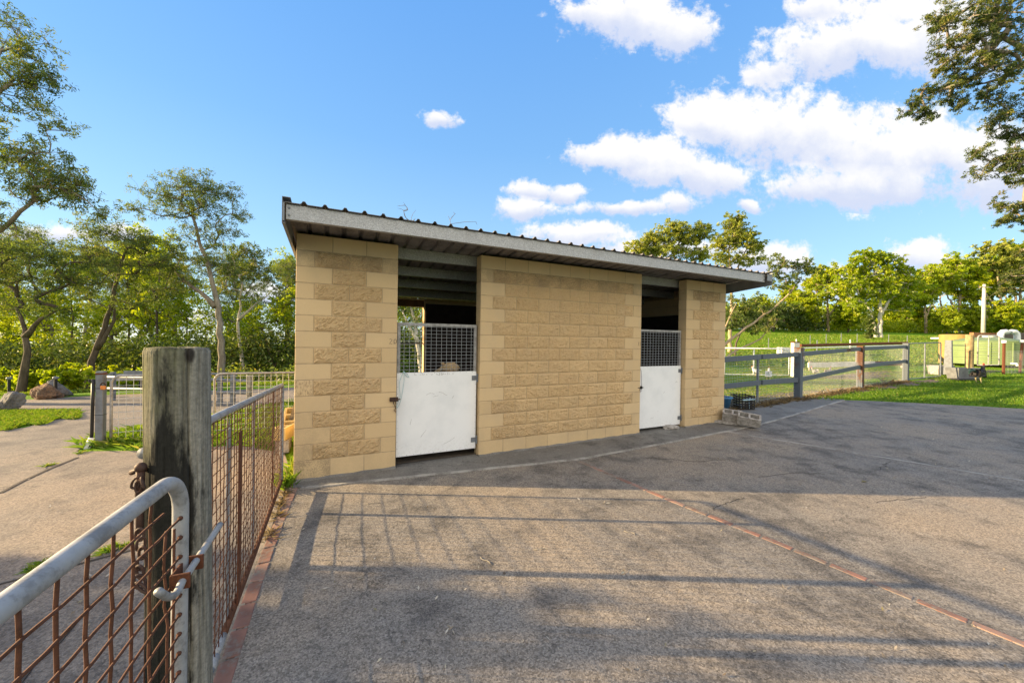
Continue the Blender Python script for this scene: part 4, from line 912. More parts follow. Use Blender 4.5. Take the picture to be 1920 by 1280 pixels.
# ------------------------------------------------------------------ right side: blocks, rail fence, yard gate, tanks
def gp3(px, Y): p = at(px, 700, Y); return np.array([p[0], p[1], float(gz(p[0], p[1]))])
u_ = np.array([0.80, -0.60, 0.0]); v_ = np.array([0.60, 0.80, 0.0])
a0 = B(8.16, -0.06, 0); z0 = zl_(a0) + 0.012
a1 = on(1392, 797, z0 + 0.0)
b = MB()
pav = thing('concrete_slab', 'thin grey concrete paver lying under the two hollow blocks', 'paver', (a1[0] - 0.2, a1[1] + 0.1, z0))
b.obox((a1[0] - 0.18, a1[1] + 0.12, z0 + 0.028), u_ * 0.42, v_ * 0.11, Z3 * 0.026); b.build('slab', M_HOLLOW, pav, bevel=0.006)
hollow('concrete_block', 'grey hollow concrete block, the nearer one, lying on the apron by the stable corner', at(1404, 786, 7.42) + Z3 * 0.0, np.array([0.86, -0.50, -0.10]), np.array([0.45, 0.78, 0.43]), Z3, M_HOLLOW, 0.40, 0.20, 0.19, 'hollow blocks by the corner')
hollow('concrete_block', 'grey hollow concrete block against the right corner of the stable', at(1373, 779, 7.72), np.array([0.86, -0.50, -0.06]), np.array([0.45, 0.78, 0.36]), Z3, M_HOLLOW, 0.36, 0.20, 0.19, 'hollow blocks by the corner')
# blue tub and black crate behind the rails
tb = at(1349, 744, 9.35); ztb = zl_(tb)
tub = thing('plastic_tub', 'blue plastic tub standing behind the rail fence by the stable corner', 'tub', (tb[0], tb[1], ztb))
b = MB(); b.lathe((tb[0], tb[1], ztb), [(0.20, 0.0), (0.27, 0.30), (0.30, 0.31), (0.30, 0.335), (0.25, 0.335), (0.19, 0.05)], 20); b.build('shell', plain('blue_plastic', (0.05, 0.16, 0.30), 0.4), tub, smooth=True)
b = MB(); b.tube([np.array([tb[0], tb[1], ztb + 0.33]) + np.array([0.28 * math.cos(a), -0.28 * abs(math.sin(a)) * 0.3 - 0.05, -0.20 * math.sin(a)]) for a in np.linspace(0, math.pi, 11)], 0.008, 6); b.build('handle', M_PIPE, tub)
cb = at(1392, 744, 9.45); zc = zl_(cb)
crt = thing('plastic_crate', 'black slatted plastic crate next to the blue tub behind the rails', 'crate', (cb[0], cb[1], zc))
b = MB(); cs = 0.19
for i in range(6):
    z = zc + 0.03 + i * 0.062
    for s_ in (-1, 1): b.obox((cb[0], cb[1] + s_ * cs, z), (cs, 0, 0), (0, 0.006, 0), (0, 0, 0.014)); b.obox((cb[0] + s_ * cs, cb[1], z), (0.006, 0, 0), (0, cs - 0.007, 0), (0, 0, 0.014))
for i in range(6):
    x = -cs + i * cs / 2.5
    for s_ in (-1, 1): b.obox((cb[0] + x, cb[1] + s_ * (cs - 0.008), zc + 0.185), (0.012, 0, 0), (0, 0.0015, 0), (0, 0, 0.185))
b.obox((cb[0], cb[1], zc + 0.012), (cs - 0.01, 0, 0), (0, cs - 0.01, 0), (0, 0, 0.006)); b.build('slats', M_BLACK, crt)
lid = at(1406, 738, 9.3); b = MB(); b.obox((lid[0] - 0.06, lid[1], zc + 0.27), (0.17, 0.03, 0.01), (0.0, 0.08, 0.0), (0, 0, 0.008)); b.tube([(lid[0] - 0.02, lid[1], zc + 0.26), (lid[0] + 0.0, lid[1], zc + 0.0)], 0.008, 6); b.tube([(lid[0] - 0.15, lid[1] + 0.05, zc + 0.26), (lid[0] - 0.18, lid[1] + 0.05, zc + 0.0)], 0.008, 6)
tag(b.build('feeder_tray', plain('pale_blue_tray', (0.42, 0.60, 0.70), 0.5), loc=(lid[0], lid[1], zc)), 'pale blue feeder tray on thin legs beside the black crate', 'tray')
# two-rail steel fence with wire netting
FP = [gp3(1497, 11.2), gp3(1613, 13.62), gp3(1698, 16.0)]
F0 = B(8.15, -1.12, 0); F0 = np.array([F0[0] - 0.1, 8.55, zl_(F0)])
fu = (FP[0] - F0); fu[2] = 0; fu /= np.linalg.norm(fu); fv = np.array([-fu[1], fu[0], 0])
rf = thing('rail_fence', 'blue grey two-rail steel fence with rusty posts and wire netting beside the lawn', 'fence', FP[0])
def fn_rustpaint(t, p, oc, out):
    n = t.noise(t.mapv(oc, (1, 1, 0.5)), 1.1, 6, 0.62); f = t.noise(oc, 25, 5, 0.7)
    at_ = t.add('ShaderNodeAttribute', attribute_name='rust').outputs['Fac']
    k = t.sstep(t.math('ADD', t.math('ADD', n, t.math('MULTIPLY', f, 0.25)), t.math('MULTIPLY', at_, 0.5)), 0.78, 0.86)
    c = t.mix(k, t.mix(f, (0.078, 0.094, 0.115), (0.115, 0.133, 0.152)), t.mix(f, (0.06, 0.026, 0.016), (0.125, 0.048, 0.02)))
    setp(t, p, c, 0.6, 0.05, f, 0.2, 0.003)
M_RPAINT = material('rust_flaked_paint', fn_rustpaint)
def rustattr(o, f):
    co = np.array([v.co[:] for v in o.data.vertices]); o.data.attributes.new('rust', 'FLOAT', 'POINT').data.foreach_set('value', f(co).astype(np.float32))
def rpost(p, h, wd, rk, cap):
    b = MB(); b.obox(p + Z3 * (h / 2 - 0.1), fu * wd, fv * wd, Z3 * (h / 2 + 0.1)); b.obox(p + Z3 * 0.02, fu * (wd + 0.03), fv * (wd + 0.03), Z3 * 0.03)
    o = b.build('post', M_RPAINT, rf, bevel=0.006); rustattr(o, lambda co: np.full(len(co), rk) + 0.4 * (co[:, 2] + o.data.vertices[0].co[2] > 1.3)); 
    b = MB(); b.obox(p + Z3 * (h + 0.008), fu * (wd + 0.008), fv * (wd + 0.008), Z3 * 0.010); b.build('post_cap', M_RUSTB if cap else M_STEEL, o, bevel=0.004)
rpost(FP[0], 1.53, 0.088, 0.06, True); rpost(FP[1], 1.56, 0.088, 0.24, True); rpost(FP[2], 1.62, 0.088, -0.3, False)
segs = [F0, gp3(1425, 10.06), FP[0], FP[1], FP[2]]
Zt = [1.245, 1.30, 1.34, 1.46, 1.48]; Zb = [0.60, 0.60, 0.565, 0.80, 0.86]
for i in range(4):
    a, c = segs[i].copy(), segs[i + 1].copy()
    for zz in (Zt, Zb):
        b = MB(); A_, C_ = a + Z3 * (zz[i] - 0.0) - fv * 0.0, c + Z3 * (zz[i + 1]); dd_ = C_ - A_; L = np.linalg.norm(dd_); dd_ /= L; up = np.cross(dd_, fv); up *= -1 if up[2] < 0 else 1
        if i != 1: pass
        b.obox((A_ + C_) / 2 - fv * (0.0 if i > 1 else 0.0), dd_ * (L / 2 - (0.09 if i in (2, 3) else (0.002 if i == 0 else 0.09))), fv * 0.032, up * 0.066)
        o = b.build('rail', M_RPAINT, rf, bevel=0.006); rustattr(o, lambda co: np.full(len(co), {0: -0.4, 1: -0.4, 2: 0.24 if zz is Zt else 0.05, 3: -0.12}[i]))
        for s_ in ((0.35, 0.62, 0.95) if i < 2 else (0.5,)):
            pm = A_ + dd_ * L * s_; b = MB(); b.obox(pm, dd_ * 0.006, fv * 0.0335, up * 0.0675); b.build('joint', M_STEEL, o)
b = MB(); b.obox(segs[1] + Z3 * 0.6 + fv * 0.06, fu * 0.03, fv * 0.02, Z3 * 0.65); b.build('droper', M_STEEL, rf).name = 'picket'
b = MB()
for i in range(4):
    a, c = segs[i] + fv * 0.05, segs[i + 1] + fv * 0.05; L = np.linalg.norm(c - a); n = int(L / 0.075)
    for k in range(n + 1):
        p = a + (c - a) * (k / n); b.tube([p + Z3 * 0.02, p + Z3 * np.interp(k / n, [0, 1], Zt[i:i + 2])], 0.0030, 4, False)
    for k in range(17): b.tube([a + Z3 * (0.03 + k * Zt[i] / 17), c + Z3 * (0.03 + k * Zt[i + 1] / 17)], 0.0030, 4, False)
b.build('wire_netting', M_WIRE, rf)
# pipe gate with mesh between the last fence post and the next post
P3, P4 = FP[2], gp3(1778, 17.2); P4[2] = zl_(P4)
pg = thing('pipe_gate', 'mesh covered pipe gate between the rail fence and the post on a concrete block', 'gate', (P3 + P4) / 2)
ga, gc = P3 + (P4 - P3) * 0.05, P3 + (P4 - P3) * 0.80; gu = gc - ga
Xg = lambda s, z: ga + gu * s + Z3 * z
b = MB(); b.tube([Xg(0, 0.1), Xg(0, 1.58), Xg(0.03, 1.62), Xg(0.97, 1.62), Xg(1, 1.58), Xg(1.015, 0.1), Xg(0.98, 0.07), Xg(0.02, 0.06), Xg(0, 0.1)], 0.024, 8); b.build('pipe_frame', M_STEEL, pg, smooth=True)
b = MB(); b.tube([Xg(0.5, 0.06), Xg(0.5, 1.62)], 0.024, 8); b.build('upright', M_STEEL, pg)
b = MB()
for k in range(1, 26): b.tube([Xg(k / 26, 0.06), Xg(k / 26, 1.62)], 0.002, 4, False)
for k in range(1, 20): b.tube([Xg(0, 0.06 + k * 0.078), Xg(1, 0.06 + k * 0.078)], 0.002, 4, False)
b.build('mesh', M_WIRE, pg)
ps = thing('steel_post', 'tapering grey steel post standing on a concrete block by the trough', 'post', P4)
b = MB(); v = []
for (z, h) in ((0.12, 0.135), (1.72, 0.10)): v += [P4 + fu * (h * sx) + fv * (h * sy) + Z3 * z for sx, sy in ((-1, -1), (1, -1), (1, 1), (-1, 1))]
b.put(v, [(3, 2, 1, 0), (4, 5, 6, 7), (0, 1, 5, 4), (1, 2, 6, 5), (2, 3, 7, 6), (3, 0, 4, 7)]); b.build('shaft', M_STEEL, ps, bevel=0.01)
pb = P4 - fv * 0.30; b = MB(); b.obox(pb + Z3 * (0.11 + zl_(pb) - pb[2]), fu * 0.36, fv * 0.20, Z3 * 0.14); tag(b.build('concrete_footing', M_HOLLOW, loc=pb, bevel=0.01), 'pale concrete block at the foot of the tapering steel post', 'block')
# strainer post with wires and the opened pipe gate hanging on it
P5 = gp3(1817, 17.0); rr_ = np.random.RandomState(8)
sp = log_post('timber_post', 'round yellow brown timber strainer post between the concrete tank and the green tank', P5, 0.135, 1.98, [(1.0, 0.03, 0.01, 0, 2), (4.2, 0.03, 0.012, 0, 2), (5.1, 0.02, 0.008, 0, 2)], 5, plain('straw_timber', (0.30, 0.22, 0.11), 0.9, 0, 0.3, 5, 0.4, 0.006, (0.16, 0.12, 0.07)))
wf = thing('wire_fence', 'plain wires strung between the tapering steel post and the timber strainer post', 'fence', (P4 + P5) / 2)
b = MB()
for z, r_ in ((1.48, 0.02), (1.25, 0.004), (0.95, 0.004), (0.65, 0.004)): b.tube([P4 + Z3 * z, P5 + Z3 * z], r_, 6)
b.build('wire', M_STEEL, wf)
P6 = gp3(1865, 16.8); ug = P6 - P5; ug[2] = 0
og = thing('pipe_gate', 'small pipe gate with rounded corners standing open in front of the green tank', 'gate', P5 + ug * 0.5)
Xo = lambda s, z: P5 + np.array([0, -0.16, 0]) + ug * s + Z3 * z
b = MB(); b.tube([Xo(0.15, 0.62), Xo(0.15, 1.75)] + [Xo(0.25 - 0.10 * math.cos(a), 1.83 + 0.12 * math.sin(a)) for a in np.linspace(0.1, 1.57, 5)] + [Xo(0.85 + 0.12 * math.sin(a), 1.83 + 0.12 * math.cos(a)) for a in np.linspace(0, 1.5, 5)] + [Xo(0.98, 0.7), Xo(0.96, 0.62), Xo(0.15, 0.60)], 0.026, 8); b.build('pipe_frame', M_PIPE, og, smooth=True)
b = MB(); b.tube([Xo(0.57, 0.6), Xo(0.57, 1.94)], 0.022, 8); b.build('upright', M_PIPE, og)
b = MB()
for k in range(8): b.tube([Xo(0.15, 0.75 + k * 0.15), Xo(0.97, 0.75 + k * 0.15)], 0.004, 4, False)
b.build('wire', M_WIRE, og)
for px, Y, lab in ((1881.5, 18.0, 'rusty steel picket with a white cap directly in front of the green tank'), (1912, 18.3, 'leaning rusty steel picket with a white cap right of the green tank')):
    p = gp3(px, Y); k = thing('steel_picket', lab, 'picket', p, 'capped pickets'); ln = np.array([0.10, 0, 0]) if px > 1900 else np.array([0.0, 0, 0])
    b = MB(); b.tube([p, p + ln + Z3 * 1.55], 0.055, 6); b.build('shaft', M_RUSTB, k); b = MB(); b.tube([p + ln + Z3 * 1.53, p + ln + Z3 * 1.66], 0.085, 10); b.build('cap', M_WHITE, k, bevel=0.01)
nf = thing('netting_fence', 'wire netting fence right of the green tank', 'fence', gp3(1916, 18.3)); b = MB(); pa_, pb_ = gp3(1886, 18.05), gp3(1990, 18.6)
for k in range(42): b.tube([pa_ + (pb_ - pa_) * k / 41, pa_ + (pb_ - pa_) * k / 41 + Z3 * 1.15], 0.003, 4, False)
for k in range(12): b.tube([pa_ + Z3 * k * 0.1, pb_ + Z3 * k * 0.1], 0.003, 4, False)
b.build('mesh', M_WIRE, nf)
# green water tank and the old concrete tank behind it
T1 = at(1848, 690, 21.5); T1[2] = zl_(T1) + 0.12
tk = thing('water_tank', 'squat pale green ribbed plastic water tank with a domed lid', 'tank', T1)
pr = []; z = 0.0
while z < 1.26: pr += [(1.56, z), (1.585, z + 0.05), (1.56, z + 0.10)]; z += 0.125
M_TANK = plain('green_tank_plastic', (0.15, 0.205, 0.085), 0.5, 0, 0.12, 2)
b = MB(); b.lathe(T1, pr + [(1.55, 1.27), (1.35, 1.37), (0.9, 1.49), (0.35, 1.56), (0.30, 1.57)], 48); b.build('shell', M_TANK, tk, smooth=True)
for a in np.linspace(-2.9, 0.2, 7):
    b = MB(); b.tube([T1 + np.array([1.575 * math.cos(a), 1.575 * math.sin(a), z]) for z in (0.02, 1.25)] , 0.03, 6); b.build('moulded_rib', M_TANK, tk)
b = MB(); b.tube([T1 + np.array([-0.5, -1.45, 0.12]), T1 + np.array([-0.55, -1.72, 0.12]), T1 + np.array([-0.55, -1.75, 0.0])], 0.05, 8); b.build('outlet', M_WHITE, tk)
b = MB(); b.lathe(T1 + Z3 * 1.55 + np.array([-0.1, -0.2, 0]), [(0.24, 0), (0.26, 0.06), (0.24, 0.11), (0.0, 0.13)], 20); b.build('lid', M_WHITE, tk, smooth=True)
T2 = at(1790, 690, 23.0); T2[2] = zl_(T2)
ot = thing('concrete_tank', 'yellowish round concrete tank with a flat top left of the green tank', 'tank', T2)
b = MB(); b.lathe(T2, [(0.68, -0.2), (0.68, 1.82), (0.60, 1.83), (0.60, 1.7)], 40); b.build('shell', plain('yellow_render', (0.31, 0.20, 0.065), 0.9, 0, 0.15, 3, 0.3, 0.006, (0.28, 0.19, 0.10), 0.6), ot)
b = MB(); b.tube([at(1746, 634, 24), at(1772, 634, 23.2)], 0.05, 10); b.build('outlet_pipe', M_WHITE, ot)
vp = thing('vent_pipe', 'white plastic pipe pair bent over like two elbows behind the green tank', 'pipe', at(1890, 690, 23.0))
for s_, x0, x1 in ((1, 1876, 1886), (-1, 1907, 1897)):
    Yp = 21.2; R_ = 0.13
    b = MB(); b.tube([at(x0, 660, Yp), at(x0, 640, Yp), at(x0, 630, Yp), at(x0 + s_ * 1.2, 624.5, Yp), at(x0 + s_ * 4, 622, Yp), at(x1, 621.5, Yp), at(x1 + s_ * 3, 623.5, Yp)], R_, 12); b.build('elbow_pipe', M_WHITE, vp, smooth=True)
b = MB(); b.box(*( [at(1878, 650, 25)[0], at(1935, 650, 25)[0], 25, 25.3, zl_(at(1900, 650, 25)), zl_(at(1900, 650, 25)) + 1.9])); 
tag(b.build('tin_wall', plain('brown_tin', (0.10, 0.08, 0.07), 0.8), loc=at(1905, 670, 25), bevel=0.02), 'dark brown low wall behind the white elbow pipes', 'wall')
b = MB(); bw0 = at(1842, 650, 25.5); b.obox((bw0[0], bw0[1], zl_(bw0) + 0.95), (0.95, 0.15, 0), (-0.02, 0.1, 0), (0, 0, 0.95)); tag(b.build('brick_wall', plain('brick_red', (0.30, 0.13, 0.06), 0.9, 0, 0.3, 12), loc=(bw0[0], bw0[1], zl_(bw0))), 'low rust red wall seen over the top of the green tank', 'wall')
# troughs
def trough(label, c, L, wd, h, u, mat):
    r = thing('water_trough', label, 'trough', c, 'grey troughs'); u = np.array([*u, 0]) / np.linalg.norm(u); v = np.array([-u[1], u[0], 0]); b = MB(); V = []
    for (l, w_, z) in ((0.88, 0.8, 0), (1, 1, h), (0.94, 0.88, h), (0.84, 0.72, 0.08)): V += [c + u * (L / 2 * l * sx) + v * (wd / 2 * w_ * sy) + Z3 * z for sx, sy in ((-1, -1), (1, -1), (1, 1), (-1, 1))]
    F = [(3, 2, 1, 0)] + [(k * 4 + i, k * 4 + (i + 1) % 4, k * 4 + 4 + (i + 1) % 4, k * 4 + 4 + i) for k in range(3) for i in range(4)] + [(12, 13, 14, 15)]
    b.put(V, F); b.build('basin', mat, r, bevel=0.02); return r
trough('long dark grey trough on the lawn between steel post and strainer post', gp3(1806, 16.7), 1.25, 0.5, 0.50, (1, 0.12), plain('dark_trough', (0.15, 0.155, 0.16), 0.7))
trough('smaller grey trough standing behind the mesh covered pipe gate', gp3(1763, 18.0), 0.9, 0.5, 0.45, (1, 0.1), M_HOLLOW)
b = MB(); pt = gp3(1812, 16.3); b.obox(pt + Z3 * 0.03, (0.55, 0.02, 0), (0, 0.16, 0), (0, 0, 0.035)); tag(b.build('black_tray', M_BLACK, loc=pt, bevel=0.015), 'flat black tray lying on the grass in front of the long trough', 'tray')
# white rail frame and long rusty beam at the far side of the paddock
wr = thing('white_rail_gate', 'long low white pipe gate across the paddock behind the rail fence', 'gate', gp3(1420, 19))
Yw = 17.5; zt_ = 1.732 - 10.5 / 691 * Yw
w0, w1 = at(1340, 655, Yw), at(1480, 655, Yw)
b = MB(); b.tube([(w0[0], Yw, 1.50), (w1[0] - 0.3, Yw, 1.50), (w1[0] - 0.1, Yw, 1.44), (w1[0], Yw, 1.3), (w1[0], Yw, 0.25), (w0[0], Yw, 0.25)], 0.032, 8); b.build('pipe_frame', M_WHITE, wr, smooth=True)
for px in (1358, 1413): b = MB(); x = at(px, 700, Yw)[0]; b.tube([(x, Yw, 0.2), (x, Yw, 1.5)], 0.03, 8); b.build('upright', M_WHITE, wr)
b = MB()
for k in range(10): b.tube([(w0[0], Yw, 0.35 + k * 0.11), (w1[0], Yw, 0.35 + k * 0.11)], 0.003, 4, False)
b.build('wire', M_WIRE, wr)
p = gp3(1490, 17.0); b = MB(); b.obox(p + Z3 * 0.75, (0.13, 0, 0), (0, 0.1, 0), (0, 0, 0.81)); k = tag(b.build('white_post', plain('whitewashed', (0.62, 0.58, 0.52), 0.85, 0, 0.2, 5), loc=p, bevel=0.01), 'wide whitewashed post with a rusty top at the end of the white gate', 'post')
b = MB(); b.obox(p + Z3 * 1.585, (0.135, 0, 0), (0, 0.105, 0), (0, 0, 0.025)); b.build('cap', M_RUSTB, k)
p = gp3(1468, 30); b = MB(); b.obox(p + Z3 * 0.3, (0.34, 0, 0), (0, 0.3, 0), (0, 0, 0.4)); tag(b.build('white_box', plain('offwhite_box', (0.60, 0.57, 0.55), 0.8), loc=p, bevel=0.02), 'small off white box half hidden behind the whitewashed post', 'box')
ta, tb2 = gp3(1500, 21), gp3(1700, 24); 
bmn = thing('steel_beam', 'long rust red steel beam raised along the far paddock edge', 'beam', ta)
b = MB(); b.tube([ta + Z3 * 1.28, tb2 + Z3 * 1.28], 0.09, 6); b.build('flange', M_RUSTB, bmn); b = MB(); b.tube([ta + Z3 * 1.13 - vy * 0.02, tb2 + Z3 * 1.13 - vy * 0.02], 0.045, 6); b.build('edge', M_WHITE, bmn)
for s_ in (0.02, 0.5, 0.98):
    b = MB(); q_ = ta + (tb2 - ta) * s_; b.obox(q_ + Z3 * 0.5, (0.06, 0, 0), (0, 0.06, 0), (0, 0, 0.62)); b.build('leg', M_STEEL, bmn)
la, lb = gp3(1515, 19.5), gp3(1700, 20.5)
pl_ = thing('white_rail', 'low pale board rail across the paddock, its right end rusty', 'rail', la)
b = MB(); m_ = la + (lb - la) * 0.66; b.obox((la + m_) / 2 + Z3 * 0.30, (m_ - la) / 2, (0, 0.04, 0), Z3 * 0.13); b.build('board', plain('pale_board', (0.58, 0.54, 0.52), 0.85, 0, 0.2, 4), pl_)
b = MB(); b.obox((m_ + lb) / 2 + Z3 * 0.30 + (lb - la) * 0.001, (lb - m_) / 2, (0, 0.04, 0), Z3 * 0.13); b.build('board', M_RUSTB, pl_)
for s_ in (0.03, 0.5, 0.97): b = MB(); q_ = la + (lb - la) * s_; b.obox(q_ + Z3 * 0.2 + vy * 0.09, (0.05, 0, 0), (0, 0.04, 0), (0, 0, 0.3)); b.build('post', M_TIMBER, pl_)
# electric fence pickets across the far field
i = 0
for (px, Y) in ((1492, 36), (1593, 34), (1518, 44), (1548, 46), (1576, 48), (1531, 33), (1606, 47), (1440, 40), (1700, 44), (1665, 46)):
    p = gp3(px, Y); b = MB(); b.tube([p - Z3 * 0.1, p + Z3 * 1.15], 0.045 if Y < 40 else 0.04, 6); 
    o = tag(b.build('fence_picket', M_WHITE if i < 2 else M_STEEL, loc=p), ('thin white electric fence picket in the field ' + ('above the whitewashed post' if i == 0 else 'above the second rusty fence post')) if i < 2 else 'thin grey fence picket far out on the green field', 'picket', 'far field pickets'); i += 1
# power pole far right
p = gp3(1842, 62); po = thing('power_pole', 'tall pale grey power pole in front of the far right trees', 'pole', p)
b = MB(); b.tube([p - Z3 * 0.2, p + Z3 * 6.2, p + Z3 * 8.8], [0.27, 0.23, 0.17], 14); b.build('shaft', plain('pale_pole', (0.52, 0.47, 0.43), 0.85, 0, 0.15, 2), po, smooth=True)
b = MB(); b.box(p[0] - 1.0, p[0] + 1.0, p[1] - 0.31, p[1] - 0.19, p[2] + 8.2, p[2] + 8.35); b.build('cross_arm', M_TIMBER, po)
# garden lights, rocks by the drive
def rock(label, c, r, seed, mat):
    rs = np.random.RandomState(seed); bm = bmesh.new(); bmesh.ops.create_icosphere(bm, subdivisions=4, radius=1.0)
    pl = [(rs.normal(size=3), rs.uniform(0.42, 0.78)) for _ in range(15)]
    for v in bm.verts:
        d = np.array(v.co); k = 1.0
        for n_, q_ in pl:
            n_ = n_ / np.linalg.norm(n_); t_ = d @ n_
            if t_ > 1e-3: k = min(k, q_ / t_)
        k *= 1 + 0.05 * math.sin(d[0] * 9 + seed) * math.sin(d[1] * 8) + 0.03 * math.sin(d[2] * 17 + d[0] * 13) + rs.normal(0, 0.006)
        v.co = Vector(d * k * np.array(r))
    me = bpy.data.meshes.new('boulder'); bm.to_mesh(me); bm.free(); o = link('boulder', me, mat, loc=(c[0], c[1], c[2] + r[2] * 0.45)); return tag(o, label, 'boulder', 'boulders by the drive')
r1 = on(58, 752, -0.2); rock('brown split boulder, the tallest of the rocks beside the driveway', np.array([r1[0], r1[1] + 0.3, zl_(r1)]), (0.46, 0.34, 0.40), 3, M_STONEB)
r1 = on(28, 770, -0.2); rock('grey smooth boulder in front of the brown split boulder', np.array([r1[0] - 0.1, r1[1], zl_(r1)]), (0.34, 0.30, 0.30), 8, M_STONE)
r1 = on(-2, 772, -0.2); rock('small grey boulder at the left picture edge', np.array([r1[0], r1[1], zl_(r1)]), (0.24, 0.24, 0.20), 12, M_STONE)
r1 = on(30, 752, -0.2); rock('dark mossy boulder behind the grey one beside the driveway', np.array([r1[0], r1[1] + 0.9, zl_(r1)]), (0.5, 0.36, 0.36), 15, M_STONE)
for px, py, lab in ((104, 748, 'black bollard light beside the brown split boulder'), (17, 740, 'black bollard light behind the rocks at the far left')):
    p = on(px, py, -0.25); p[2] = zl_(p); k = thing('bollard_light', lab, 'garden light', p, 'bollard lights'); b = MB(); b.tube([p, p + Z3 * 0.52], 0.035, 10); b.build('stem', M_BLACK, k); b = MB(); b.lathe(p + Z3 * 0.52, [(0.05, 0), (0.07, 0.03), (0.06, 0.07), (0.0, 0.09)], 12); b.build('lamp_head', M_STEEL, k, smooth=True)
# small stone under the right door, rubble
p = B(6.45, -0.02, 0); b = MB(); rs = np.random.RandomState(4); b.ball(p + Z3 * (zl_(p) + 0.035), (0.16, 0.09, 0.055), 12, 8, 0, 0.18, rs); tag(b.build('stone', M_HOLLOW, loc=p), 'flat grey stone under the right stable door', 'stone')
